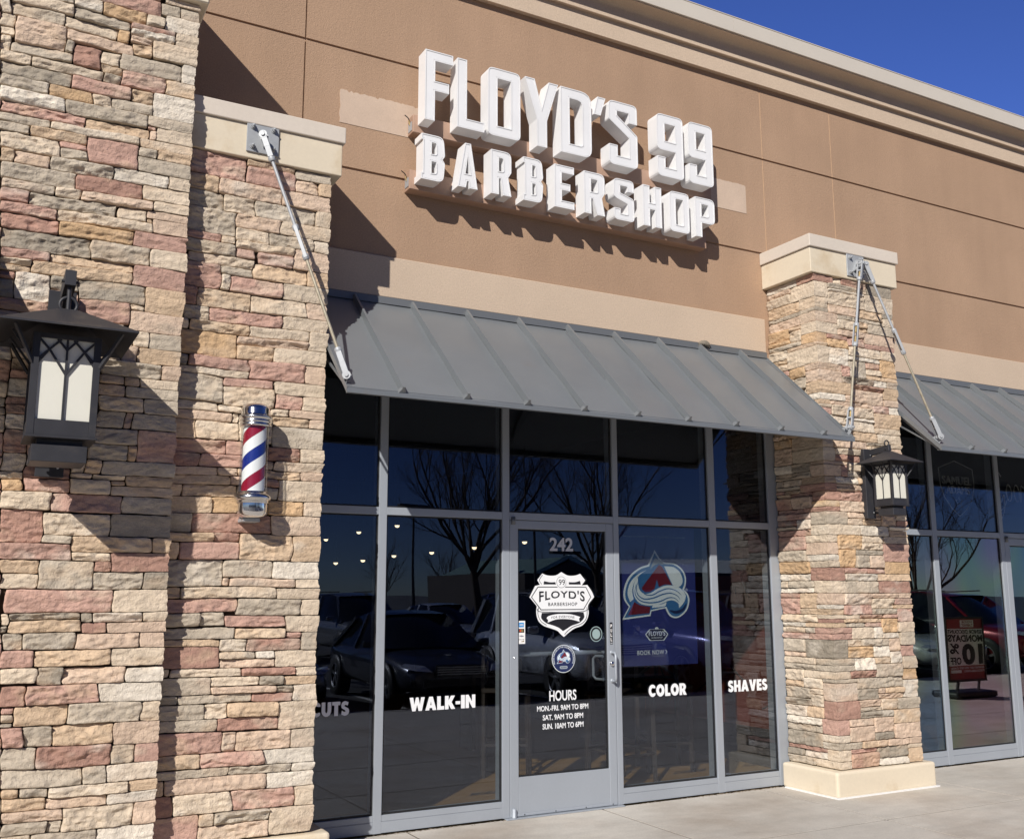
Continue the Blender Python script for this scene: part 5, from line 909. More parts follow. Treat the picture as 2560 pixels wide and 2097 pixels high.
    text_mesh('PROUD PARTNER OF THE COLORADO AVALANCHE', 0, 1, 0, 1, y-e*2, 'sticker_text', 'logo_white', st, depth=.0006, fn=arc)
    text_mesh("FLOYD'S", cx-.024, cx+.024, cz-.068, cz-.058, y-e*4, 'sticker_name', 'navy', st, depth=.0005, bold=.02)
    # payment stickers
    s = MB(); s.box(2.300, 2.362, y-.0005, y, 1.212, 1.378, 'signwhite'); s.box(2.309, 2.352, y-.0011, y-.0006, 1.332, 1.366, 'card_blue'); s.box(2.306, 2.354, y-.0011, y-.0006, 1.293, 1.321, 'blackvinyl')
    flat(s, circ(2.323,1.307,.010), y-.0012, 'card_red'); flat(s, circ(2.337,1.307,.010), y-.0019, 'brass')
    flat(s, [(2.318,1.226),(2.352,1.236),(2.352,1.226)], y-.0006, 'brass')
    st = s.build('payment_sticker', p)
    for s_, z, mt in (('AMEX',1.349,'signwhite'),):
        text_mesh(s_, 2.314, 2.348, z-.006, z+.006, y-.0012, 'sticker_text', mt, st, bold=.02, depth=.0005)
    text_mesh('VISA', 2.312, 2.350, 1.262, 1.274, y-.0006, 'sticker_text', 'navy', st, bold=.03, depth=.0005)
    text_mesh('DISCOVER', 2.308, 2.354, 1.240, 1.247, y-.0006, 'sticker_text', 'blackvinyl', st, depth=.0005)
    # plain roundel in place of the sticker with a character on it
    s = MB(); cx, cz = 2.987, 1.270; flat(s, circ(cx,cz,.056,.058), y, 'pale_teal'); flat(s, circ(cx,cz,.050,.052), y-e, 'blackvinyl'); flat(s, circ(cx,cz,.036,.038), y-2*e, 'pale_teal')
    s.build('roundel_sticker', p)
    # pull sign, pull handle, lock, pivots, push bar inside
    s = MB(); s.box(3.103, 3.128, Y0-.001, Y0-.0003, 1.19, 1.356, 'blackvinyl'); ps = s.build('pull_sign', t)
    for k, ch in enumerate('PULL'): text_mesh(ch, 3.1085, 3.1225, 1.316-k*.034, 1.342-k*.034, Y0-.0012, 'sign_letter', 'signwhite', ps, bold=.03, depth=.0006)
    s = MB(); s.box(3.106, 3.125, Y0-.0016, Y0-.0012, 1.194, 1.205, 'galv'); s.build('sign_line', ps)
    h = MB(); hx = 3.118; yo = -.062
    h.tube([(hx,Y0,1.128),(hx,-.030,1.128),(hx-.004,-.052,1.122),(hx-.008,yo,1.104),(hx-.010,yo,1.06),(hx-.010,yo,.985),(hx-.008,yo,.945),(hx-.004,-.052,.924),(hx,-.030,.917),(hx,Y0,.917)], .0105, 'alu', 12)
    h.lathe((hx,Y0,1.128), [(.0,-.004),(.017,-.004),(.017,0)], 'alu', 16, 'y'); h.lathe((hx,Y0,.917), [(.0,-.004),(.017,-.004),(.017,0)], 'alu', 16, 'y')
    h.build('pull_handle', t)
    l = MB(); l.lathe((3.116,Y0,1.045), [(0,-.016),(.014,-.016),(.019,-.010),(.021,0)], 'chrome', 20, 'y'); l.box(3.1145, 3.1175, Y0-.0175, Y0-.016, 1.038, 1.052, 'gasket'); l.build('lock_cylinder', t)
    v = MB(); v.lathe((2.252,-.004,2.085), [(0,0),(.017,0),(.017,.055),(0,.055)], 'awning_dark', 18); v.box(2.235, 2.269, -.004, .02, 2.085, 2.14, 'awning_dark'); v.build('top_pivot', t)
    v = MB(); v.lathe((2.252,-.010,.004), [(0,0),(.018,0),(.018,.010),(.0165,.012),(.0165,.058),(.012,.066),(0,.068)], 'alu', 18); v.build('bottom_pivot', t)
    sc = MB(); sc.lathe((2.262,Y0,1.115), [(0,-.004),(.006,-.003),(.007,0)], 'chrome', 12, 'y')
    for x in (2.34,2.6,2.86,3.1): sc.lathe((x,Y0-.006,.021), [(0,-.003),(.004,-.002),(.005,0)], 'gasket', 8, 'y')
    sc.build('screw', t)
    b = MB(); b.tube([(2.27,.125,1.128),(3.10,.125,1.128)], .016, 'alu', 12); b.tube([(3.10,.125,1.128),(3.10,.045,1.128)], .012, 'alu', 10); b.tube([(2.275,.125,1.128),(2.275,.045,1.128)], .012, 'alu', 10)
    b.tube([(3.068,.05,1.10),(3.05,.125,1.10),(3.035,.14,1.08),(3.035,.14,.95),(3.05,.125,.925),(3.068,.05,.925)], .011, 'alu', 10)
    b.build('push_bar', t)
    rebase(t, (2.69, .02, 0))
door()

# ------------------------------------------------------------------ poster behind the glass
def poster():
    t = thing('window_poster', 'dark blue hockey team poster behind the window right of the door', 'poster')
    y = .082
    b = MB(); b.box(3.262, 4.015, y, y+.006, 1.012, 2.105, 'poster'); sheet = b.build('sheet', t)
    l = MB(); av_logo(l, 3.273, 3.947, 1.371, 1.925, y-.0005); l.build('team_crest', t)
    text_mesh('PROUD PARTNER OF THE COLORADO AVALANCHE', 3.303, 3.918, 2.024, 2.036, y-.0008, 'headline', 'silver', t, depth=.0006, space=1.2)
    s = MB(); e = .0007
    P_ = lambda k: rounded([(3.540-k,1.294+k*.2,.01),(3.497-k,1.254,.008),(3.540-k,1.206-k*.5,.01),(3.676+k,1.206-k*.5,.01),(3.719+k,1.254,.008),(3.676+k,1.294+k*.2,.01)])
    flat(s, P_(.004), y-.0005, 'logo_white'); flat(s, circ(3.608,1.292,.019), y-.0005-e, 'logo_white'); flat(s, P_(-.006), y-.0005-e, 'blackvinyl')
    bd = s.build('small_badge', t)
    text_mesh("FLOYD'S", 3.528, 3.690, 1.242, 1.280, y-.002, 'badge_name', 'logo_white', bd, bold=.02, depth=.0006, space=1.1)
    text_mesh('BARBERSHOP', 3.556, 3.662, 1.222, 1.233, y-.002, 'badge_subtitle', 'logo_white', bd, depth=.0006)
    text_mesh('BOOK NOW', 3.414, 3.676, 1.096, 1.131, y-.0008, 'call_to_action', 'logo_white', t, bold=.012, space=1.1, depth=.0006)
    c = MB(); flat(c, ribbon([(3.690,1.130),(3.704,1.1145),(3.690,1.099)], .007), y-.0005, 'logo_white'); c.build('arrow', t)
    text_mesh('floyds99.com', 3.565, 3.672, 1.077, 1.090, y-.0008, 'web_address', 'silver', t, depth=.0006)
    text_mesh('R', 3.917, 3.924, 1.602, 1.612, y-.0008, 'registered_mark', 'logo_white', t, depth=.0006)
    r_ = MB(); flat(r_, circ(3.9205,1.607,.0105), y-.0005, 'logo_white', holes=[circ(3.9205,1.607,.0085)]); r_.build('mark_ring', t)
    rebase(t, (3.64, y, 1.012))
poster()

# ------------------------------------------------------------------ neighbouring shop front
def store():
    t = thing('neighbour_shop_front', 'aluminium framed shop windows right of the pillar with the small lantern', 'shop window')
    f = MB(); gk = MB()
    V = [(5.80,5.85),(6.846,6.913),(7.846,7.905)]
    for a, b in V: f.box(a, b, FY, FD, .008, HEAD, 'alu')
    f.box(5.79, 12.6, FY+.001, FD, HEAD, 3.42, 'alu')
    for i in range(2):
        a, b = V[i][1], V[i+1][0]
        f.box(a, b, FY+.0015, FD, 2.121, 2.175, 'alu'); f.box(a, b, FY+.0015, FD, .010, .085, 'alu'); f.box(a, b, FY+.003, FD, .086, .135, 'alu')
    for a, b in ((8.83,8.89),(9.82,9.88),(10.81,10.87),(11.8,11.86),(12.5,12.56)): f.box(a, b, FY, FD, .008, HEAD, 'alu')
    f.box(7.905, 8.83, FY+.0015, FD, 2.125, 2.175, 'alu')
    Vx = [(8.83,8.89),(9.82,9.88),(10.81,10.87),(11.8,11.86),(12.5,12.56)]
    for i in range(4):
        a, b = Vx[i][1], Vx[i+1][0]
        f.box(a, b, FY+.0015, FD, 2.121, 2.175, 'alu'); f.box(a, b, FY+.0015, FD, .010, .135, 'alu')
    f.build('frame', t, bevel=.002)
    for i in range(2):
        a, b = V[i][1], V[i+1][0]; glazing(gk, t, a, b, 2.175, HEAD, 'glass'); glazing(gk, t, a, b, .135, 2.121, 'glass_store')
    glazing(gk, t, 7.905, 8.83, 2.175, HEAD, 'glass')
    for i in range(4):
        a, b = Vx[i][1], Vx[i+1][0]; glazing(gk, t, a, b, 2.175, HEAD, 'glass'); glazing(gk, t, a, b, .135, 2.121, 'glass_store')
    gk.build('gasket', t); rebase(t, (9, .05, 0))
    d = thing('neighbour_door', 'aluminium glass door of the neighbouring shop at the right edge', 'door')
    f = MB(); f.box(7.91, 7.985, .002, .046, .01, 2.12, 'alu'); f.box(8.75, 8.825, .002, .046, .01, 2.12, 'alu'); f.box(7.985, 8.75, .003, .046, .01, .28, 'alu'); f.box(7.985, 8.75, .003, .046, 2.05, 2.12, 'alu'); f.build('door_leaf', d, bevel=.002)
    gk = MB(); glazing(gk, d, 7.985, 8.75, .28, 2.05, 'glass_store'); gk.build('gasket', d)
    v = MB(); v.lathe((7.935,-.004,2.085), [(0,0),(.017,0),(.017,.055),(0,.055)], 'awning_dark', 16); v.build('top_pivot', d); rebase(d, (8.37,.02,0))
    # unlit neon signs hanging inside
    n = thing('neon_beer_sign', 'unlit neon shield sign reading SAMUEL ADAMS with a star', 'neon sign')
    y = .19; m = MB()
    P_ = [(7.240,2.822),(7.485,2.905),(7.755,2.829),(7.765,2.66),(7.72,2.53),(7.63,2.42),(7.512,2.345),(7.40,2.42),(7.30,2.53),(7.25,2.66)]
    m.tube([(p[0],y,p[1]) for p in P_+[P_[0]]], .0045, 'neon', 6); m.build('shield_tube', n)
    for s_, a, b, z0, z1 in (('SAMUEL',7.285,7.725,2.665,2.745),('ADAMS',7.335,7.69,2.570,2.645)):
        cu = bpy.data.curves.new('tmp','FONT'); cu.body = s_; cu.size = 1; cu.resolution_u = 2
        to = bpy.data.objects.new('tmp',cu); COL.objects.link(to); dg = bpy.context.evaluated_depsgraph_get(); me = bpy.data.meshes.new_from_object(to.evaluated_get(dg))
        bpy.data.objects.remove(to)
        bm = bmesh.new(); bm.from_mesh(me); es = [(e.verts[0].co.copy(), e.verts[1].co.copy()) for e in bm.edges if e.is_boundary]; bm.free()
        xs = [p.x for e in es for p in e]; zs = [p.y for e in es for p in e]; q = MB()
        for p1, p2 in es:
            g = lambda p: (a+(p.x-min(xs))/(max(xs)-min(xs))*(b-a), y, z0+(p.y-min(zs))/(max(zs)-min(zs))*(z1-z0))
            q.tube([g(p1),g(p2)], .0028, 'neon', 5, caps=False)
        q.build('name_tube', n)
    q = MB(); st = [(7.515+(.058 if i%2==0 else .024)*math.sin(i*PI/5), y, 2.487+(.058 if i%2==0 else .024)*math.cos(i*PI/5)) for i in range(11)]
    q.tube(st, .003, 'neon', 6); q.build('star_tube', n); rebase(n, (7.5,y,2.345))
    n = thing('neon_script_sign', 'unlit neon script sign with looping letters at the right edge', 'neon sign')
    q = MB(); W = lambda pts: [(8.05+p[0]*.55, y, 2.42+p[1]*.42) for p in pts]
    q.tube(W(spl([(.28,.86),(.2,.97),(.08,.9),(.03,.6),(.08,.3),(.22,.22),(.33,.42),(.3,.0),(.18,-.2),(.1,-.1),(.3,.1),(.42,.3)], 6, False)), .005, 'neon', 6)
    q.tube(W(spl([(.45,.28),(.40,.5),(.47,.68),(.56,.52),(.53,.3)], 6)), .005, 'neon', 6)
    q.tube(W(spl([(.68,.28),(.63,.5),(.70,.68),(.79,.52),(.76,.3)], 6)), .005, 'neon', 6)
    q.tube(W(spl([(.82,.25),(.86,.66),(.93,.6),(1.0,.68),(1.05,.3),(1.2,.4)], 6, False)), .005, 'neon', 6)
    q.build('script_tube', n); rebase(n, (8.3,y,2.35))
store()

# ------------------------------------------------------------------ awning anchors and tie rods
def anchor(x, z, y, label):
    t = thing('anchor_plate', label, 'anchor plate', group='steel anchor plates on the pillar caps')
    h = .102; m = MB(); m.box(x-h, x+h, y-.013, y-.0008, z-h, z+h, 'galv'); m.build('plate', t, bevel=.002)
    for dx in (-.066,.066):
        for dz in (-.066,.066):
            b = MB(); c = (x+dx, y-.013, z+dz)
            b.lathe(c, [(0,-.006),(.019,-.006),(.019,0)], 'galv', 16, 'y', smooth=False); b.lathe(c, [(0,-.020),(.014,-.020),(.0145,-.006),(.0145,0)], 'galv', 6, 'y', smooth=False); b.lathe(c, [(0,-.034),(.007,-.034),(.007,-.019)], 'galv', 10, 'y')
            b.build('bolt', t)
    return t
def lug(m, c, yaw, y0):
    pass
def rod(top, bot, label, upper_white=True, awn_n=None, lugs=1):
    """hanger rod: forked clevis, rod, turnbuckle, rod, forked clevis bolted to a lug on the awning"""
    t = thing('tie_rod', label, 'tie rod', group='tie rods holding up the awnings')
    a = Vector(top); b = Vector(bot); d = (b-a).normalized(); side = d.cross(Vector((0,0,1))).normalized(); up = side.cross(d).normalized(); Lh = (b-a).length
    P = lambda s: a+d*s
    def clevis(s0, sg, nm):
        m = MB(); p0 = P(s0); dd = d*sg
        # two cheeks either side of the lug, meeting in a collar with a window showing the threaded rod
        for k in (-1,1):
            c = p0+side*k*.019
            m.tube([c-side*.006, c+side*.006], .026, 'galv', 20, smooth=False)
            m.bar(c, p0+dd*.085+side*k*.018, .011, .036, 'galv', up=up)
            m.bar(p0+dd*.083+side*k*.018, p0+dd*.155+side*k*.016, .011, .034, 'galv', up=up)
        m.tube([p0+dd*.150, p0+dd*.158, p0+dd*.172, p0+dd*.182], [.019,.0225,.0225,.019], 'galv', 18)
        m.bar(p0+dd*.078, p0+dd*.090, .046, .034, 'galv', up=up)
        m.tube([p0+dd*.092, p0+dd*.155], .0085, 'brass', 10)
        m.tube([p0-side*.034, p0+side*.034], .0125, 'galv', 8, smooth=False)
        m.tube([p0-side*.040, p0-side*.034], .008, 'galv', 8)
        m.build(nm, t, bevel=.0015)
    clevis(0, 1, 'clevis'); clevis(Lh, -1, 'clevis')
    tb = Lh*.455; hl = .108
    m = MB(); m.tube([P(.18), P(tb-hl+.02)], .0105, 'galv', 14); m.build('upper_rod', t)
    m = MB(); m.tube([P(tb+hl-.02), P(Lh-.18)], .0100, 'rod', 14); m.build('lower_rod', t)
    m = MB()
    for k in (-1,1): m.bar(P(tb-hl)+side*k*.0175, P(tb+hl)+side*k*.0175, .0095, .022, 'galv', up=up)
    for s_, w in ((tb-hl,1),(tb+hl,-1)):
        m.tube([P(s_-w*.012), P(s_-w*.004), P(s_+w*.022), P(s_+w*.028)], [.0155,.0205,.0205,.016], 'galv', 16)
    m.tube([P(tb-hl+.02), P(tb-.022)], .0085, 'brass', 10); m.tube([P(tb+.02), P(tb+hl-.02)], .0085, 'brass', 10)
    m.build('turnbuckle', t, bevel=.001)
    # lug plate at the awning end, gusset plate at the wall end
    m = MB(); n = awn_n
    dn = Vector((0,n.z,-n.y)); dn = dn if dn.y < 0 else -dn
    q = b
    prof = [q-n*.050-dn*.06, q-n*.050+dn*.030, q-n*.01+dn*.026, q+n*.020+dn*.014, q+n*.024-dn*.010, q+n*.006-dn*.03]
    vs = [p-side*.0065 for p in prof]+[p+side*.0065 for p in prof]; k = len(prof)
    m.add(vs, [tuple(range(k)), tuple(range(2*k-1,k-1,-1))]+[(i,(i+1)%k,k+(i+1)%k,k+i) for i in range(k)], 'galv'); m.build('awning_lug', t)
    m = MB(); w = Vector((d.x,0,d.z)).normalized(); out = Vector((0,-1,0))
    cc = [a+out*-.064-w*.055, a+out*-.064+w*.060, a+w*.028+out*.004, a+out*.03+w*.008, a+out*.026-w*.016, a-w*.034]
    vs = [p-side*.0065 for p in cc]+[p+side*.0065 for p in cc]
    m.add(vs, [tuple(range(k)), tuple(range(2*k-1,k-1,-1))]+[(i,(i+1)%k,k+(i+1)%k,k+i) for i in range(k)], 'galv'); m.build('wall_lug', t)
    rebase(t, top)
nA = Vector((0,-.855,.954)).normalized()
anchor(.121, 4.418, -.602, 'square steel anchor plate on the cap of the barber pole pillar'); rebase_last = None
anchor(5.347, 4.404, -.602, 'square steel anchor plate on the cap of the pillar with two tie rods')
rod((.108,-.678,4.408), (.608,-.930,2.871), 'single tie rod from the barber pole pillar to the left end of the awning', awn_n=nA)
rod((5.335,-.680,4.405), (4.833-.02,-.930,2.880), 'near vertical looking tie rod to the right end of the barbershop awning', awn_n=nA)
rod((5.395,-.680,4.405), (5.876,-.930,2.882), 'slanting tie rod to the left end of the neighbouring awning', awn_n=nA)

# mud nest on the awning flashing
def nest():
    m = MB(); rnd = random.Random(4)
    for k in range(7):
        a = rnd.uniform(-.03,.0); pts = [(4.045+.115*s_/6, -.035+.012*math.sin(s_+k)+rnd.uniform(-.006,.006), 3.667+.02*math.sin(PI*s_/6)+k*.004-.012) for s_ in range(7)]
        m.tube(pts, [.006,.012,.015,.016,.015,.012,.006], 'nest', 8)
    o = m.build('bird_nest'); tag(o, 'small lumpy dried nest stuck above the right part of the awning', 'nest')
nest()

# ------------------------------------------------------------------ lanterns
def lantern(cx, yw, ze, k, kv, label, loop_top, plate_top, plate_bot, plate_x, plate_w):
    """cx centre, yw wall plane, ze eave height, k plan scale, kv height scale"""
    t = thing('wall_lantern', label, 'wall lantern', group='black mission style lanterns on the stone')
    hr = .315*k; hb = .159*k; cy = yw-.035-hr
    B = 'black_metal'
    m = MB(); m.box(plate_x-plate_w, plate_x+plate_w, yw-.045, yw-.012, plate_bot, plate_top, B); m.box(plate_x-plate_w*.6, plate_x+plate_w*.6, yw-.012, yw+.05, plate_bot+.02, plate_top-.02, B)
    for z in (plate_top-.05, plate_bot+.05): m.lathe((plate_x+plate_w*.55,yw-.045,z), [(0,-.004),(.006,-.004),(.007,0)], 'galv', 8, 'y')
    m.build('back_plate', t, bevel=.002)
    # arm
    za = ze+.285*kv; w = .026*k
    m = MB(); ye = cy-.03*k; zw = plate_top-.06*kv
    m.bar((cx,yw-.04,zw+.01), (cx,ye,zw+.045*kv), w*2.1, .085*k, B)
    m.bar((cx,yw-.045,zw-.11*kv), (cx,cy+hr*.35,zw+.0), w*1.4, w*.7, B)
    m.tube([(cx-w*1.6,ye+.03,zw+.03*kv),(cx+w*1.6,ye+.03,zw+.03*kv)], .008*k, B, 8)
    m.build('arm', t, bevel=.0015)
    # roof: shallow pyramid with thickness and a small collar
    za_ = ze+.145*kv; m = MB(); e = .010*kv
    cor = [(cx-hr,cy-hr),(cx+hr,cy-hr),(cx+hr,cy+hr),(cx-hr,cy+hr)]; c2 = [(cx-.04*k,cy-.04*k),(cx+.04*k,cy-.04*k),(cx+.04*k,cy+.04*k),(cx-.04*k,cy+.04*k)]
    vs = [(x,y,ze) for x,y in cor]+[(x,y,za_) for x,y in c2]+[(x,y,ze-e) for x,y in cor]+[(x,y,za_-e*1.5) for x,y in c2]
    fs = [(i,(i+1)%4,4+(i+1)%4,4+i) for i in range(4)]+[(8+(i+1)%4,8+i,12+i,12+(i+1)%4) for i in range(4)]+[(i,8+i,8+(i+1)%4,(i+1)%4) for i in range(4)]+[(4,5,6,7),(15,14,13,12)]
    m.add(vs, fs, B); m.build('roof', t, bevel=.0015)
    lp = MB(); rz = za_+.030*kv if not loop_top else zw+.045*kv+.066*k; rr = .042*k
    ry = cy
    if loop_top: ry = ye+.03
    lp.tube([(cx+rr*math.cos(2*PI*i/20), ry, rz+rr*math.sin(2*PI*i/20)) for i in range(21)], .009*k, B, 8, caps=False)
    lp.tube([(cx,cy,za_-.01),(cx,cy,zw+.03*kv)], .012*k, B, 8); lp.build('hanging_ring', t)
    # body: four posts, rails, base
    zt = ze-.02*kv; zb = ze-.535*kv; pz0 = ze-.455*kv; pz1 = ze-.045*kv; p = .034*k
    m = MB()
    for sx in (-1,1):
        for sy in (-1,1):
            xa = cx+sx*hb; ya = cy+sy*hb; m.box(min(xa,xa-sx*p), max(xa,xa-sx*p), min(ya,ya-sy*p), max(ya,ya-sy*p), zb, zt, B)
    for s_ in (-1,1):
        y0 = cy+s_*hb; m.box(cx-hb+p, cx+hb-p, min(y0-s_*.002,y0-s_*.012), max(y0-s_*.002,y0-s_*.012), zb, pz0, B); m.box(cx-hb+p, cx+hb-p, min(y0-s_*.002,y0-s_*.012), max(y0-s_*.002,y0-s_*.012), pz1, zt, B)
        x0 = cx+s_*hb; m.box(min(x0-s_*.002,x0-s_*.012), max(x0-s_*.002,x0-s_*.012), cy-hb+p, cy+hb-p, zb, pz0, B); m.box(min(x0-s_*.002,x0-s_*.012), max(x0-s_*.002,x0-s_*.012), cy-hb+p, cy+hb-p, pz1, zt, B)
    q = hb+.006*k; m.box(cx-q, cx+q, cy-q, cy+q, zb-.012*kv, zb-.0005, B)
    m.build('body_frame', t, bevel=.0012)
    m = MB(); q = .128*k; m.box(cx-q, cx+q, cy-q, cy+q, zb-.127*kv, zb-.040*kv, B); q2 = .105*k; m.box(cx-q2, cx+q2, cy-q2, cy+q2, zb-.0395*kv, zb-.0125*kv, B)
    m.build('base_box', t, bevel=.002)
    m = MB(); m.bar((cx,yw-.045,plate_bot+.07*kv), (cx,cy+.10*k,zb-.08*kv), .03*k, .03*k, B); m.build('lower_bracket', t)
    # braces from the posts up to the roof
    for sx in (-1,1):
        for sy in (-1,1):
            m = MB(); m.bar((cx+sx*hb*.98, cy+sy*hb*.98, ze-.175*kv), (cx+sx*hr*.78, cy+sy*hr*.78, ze-.006), .014*k, .014*k, B)
            m.bar((cx+sx*hb*.98, cy+sy*hb*.6, ze-.135*kv), (cx+sx*hr*.80, cy+sy*hb*.6, ze-.006), .011*k, .011*k, B); m.build('roof_brace', t)
    # opal panes and tracery on all four faces
    wd = hb-p*.8
    for ax in range(4):
        ca, sa = [(1,0),(0,1),(-1,0),(0,-1)][ax]
        T = lambda u, v, dn: (cx+u*ca+(hb-dn)*sa, cy+u*sa-(hb-dn)*ca, v)
        pm = MB(); a_, b_ = T(-wd,pz0-.008*kv,.016*k), T(wd,pz1+.008*kv,.022*k)
        pm.box(min(a_[0],b_[0]), max(a_[0],b_[0]), min(a_[1],b_[1]), max(a_[1],b_[1]), a_[2], b_[2], 'opal'); pm.build('opal_pane', t)
        tr = MB(); H = pz1-pz0; zj = pz0+H*.56; dn = .007*k
        nrm = Vector((sa,-ca,0))
        seg = [((0,pz0),(0,pz1)),((0,zj),(-wd*.62,pz0+H*.865)),((0,zj),(wd*.62,pz0+H*.865)),((-wd,pz0+H*.73),(-wd*.22,pz1)),((wd,pz0+H*.73),(wd*.22,pz1)),((-wd*.62,pz0+H*.865),(-wd,pz1)),((wd*.62,pz0+H*.865),(wd,pz1)),((-wd*.35,pz1),(0,pz0+H*.87)),((wd*.35,pz1),(0,pz0+H*.87)),((wd*.62,pz0+H*.865),(wd,pz0+H*.68)),((-wd*.62,pz0+H*.865),(-wd,pz0+H*.68))]
        for i, (p1,p2) in enumerate(seg):
            dd = dn+.0004*i; tr.bar(T(p1[0],p1[1],dd), T(p2[0],p2[1],dd), .011*k, .006*k, B, up=nrm)
        tr.build('tracery', t)
    rebase(t, (cx, yw, plate_bot))
lantern(-.962, -.712, 2.882, 1.0, 1.0, 'large black four sided lantern with opal panes on the tall stone pylon', False, 3.215, 2.19, -.972, .070)
lantern(5.365, -.596, 2.640, .60, .66, 'small black four sided lantern on the stone pillar between the awnings', True, 2.775, 2.19, 5.325, .05)

# ------------------------------------------------------------------ barber pole
def barber_pole():
    cx, cy = .128, -.700
    t = thing('barber_pole', 'chrome barber pole with red, white and blue spiral stripes on the stone pillar', 'barber pole')
    c = (cx,cy,0)
    m = MB(); m.lathe(c, [(0,2.693),(.03,2.692),(.060,2.686),(.078,2.672),(.084,2.655),(.084,2.628),(.088,2.620)], 'chrome', 48); m.build('top_dome', t)
    m = MB(); m.lathe(c, [(.084,2.618),(.097,2.614),(.100,2.606),(.097,2.598),(.090,2.594),(.090,2.588),(.094,2.584),(.094,2.578),(.089,2.574),(.090,2.566),(.094,2.562),(.092,2.554),(.084,2.550),(.0,2.549)], 'chrome_dull', 48); m.build('upper_collar', t)
    m = MB(); m.lathe(c, [(.082,2.551),(.082,2.165)], 'tube', 48); m.lathe(c, [(.0795,2.165),(.0795,2.551)], 'tube', 48); m.build('clear_tube', t, recalc=False)
    # striped drum: helical bands modelled as faces of their own colour
    m = MB(); n = 96; nz = 110; r = .0675; z0, z1 = 2.168, 2.549; H = .335
    vs = [(cx+r*math.cos(2*PI*i/n), cy+r*math.sin(2*PI*i/n)) for i in range(n)]
    seq = ['blue','white','red','white']
    # grid follows the helix so that the stripe edges stay sharp
    pit = .30; nb = 4; sub = 6
    V_ = []; ks = int((z1-z0)/(pit/nb/sub))+nb*sub+2
    base = z0-pit
    allv = []
    for i in range(n+1):
        a = 2*PI*i/n
        for k in range(ks*1+nb*sub): 
            z = base+pit*(i/n)+k*pit/(nb*sub)
            allv.append((cx+r*math.cos(a), cy+r*math.sin(a), min(max(z,z0),z1)))
    K = ks+nb*sub
    for i in range(n):
        for k in range(K-1):
            a_, b_, c_, d_ = i*K+k, (i+1)*K+k, (i+1)*K+k+1, i*K+k+1
            zz = [allv[q][2] for q in (a_,b_,c_,d_)]
            if max(zz)-min(zz) < 1e-6: continue
            m.add([allv[a_],allv[b_],allv[c_],allv[d_]], [(0,1,2,3)], seq[((k+3)//sub) % 4], True)
    o = m.build('striped_drum', t, recalc=False)
    bm = bmesh.new(); bm.from_mesh(o.data); bmesh.ops.remove_doubles(bm, verts=bm.verts, dist=1e-5); bmesh.ops.dissolve_degenerate(bm, dist=1e-6, edges=bm.edges); bm.to_mesh(o.data); bm.free()
    m = MB(); m.lathe(c, [(0,2.168),(.078,2.168),(.084,2.164),(.086,2.156),(.096,2.150),(.104,2.140),(.107,2.130),(.104,2.120),(.096,2.114),(.092,2.108),(.094,2.100),(.088,2.096)], 'chrome_dull', 48); m.build('lower_collar', t)
    m = MB(); m.lathe(c, [(.086,2.096),(.086,2.052),(.083,2.036),(.074,2.022),(.060,2.014),(0,2.012)], 'chrome', 48); m.build('bottom_bowl', t)
    m = MB(); m.box(cx-.050, cx+.050, -.70, -.560, 1.992, 2.0115, 'galv'); m.box(cx-.050, cx+.050, -.612, -.555, 2.012, 2.70, 'chrome_dull'); m.box(cx-.03, cx+.03, -.67, -.6, 2.56, 2.60, 'chrome_dull'); m.box(cx-.03, cx+.03, -.67, -.6, 2.11, 2.14, 'chrome_dull'); m.build('bracket', t, bevel=.002)
    rebase(t, (cx,-.6,2.0))
barber_pole()

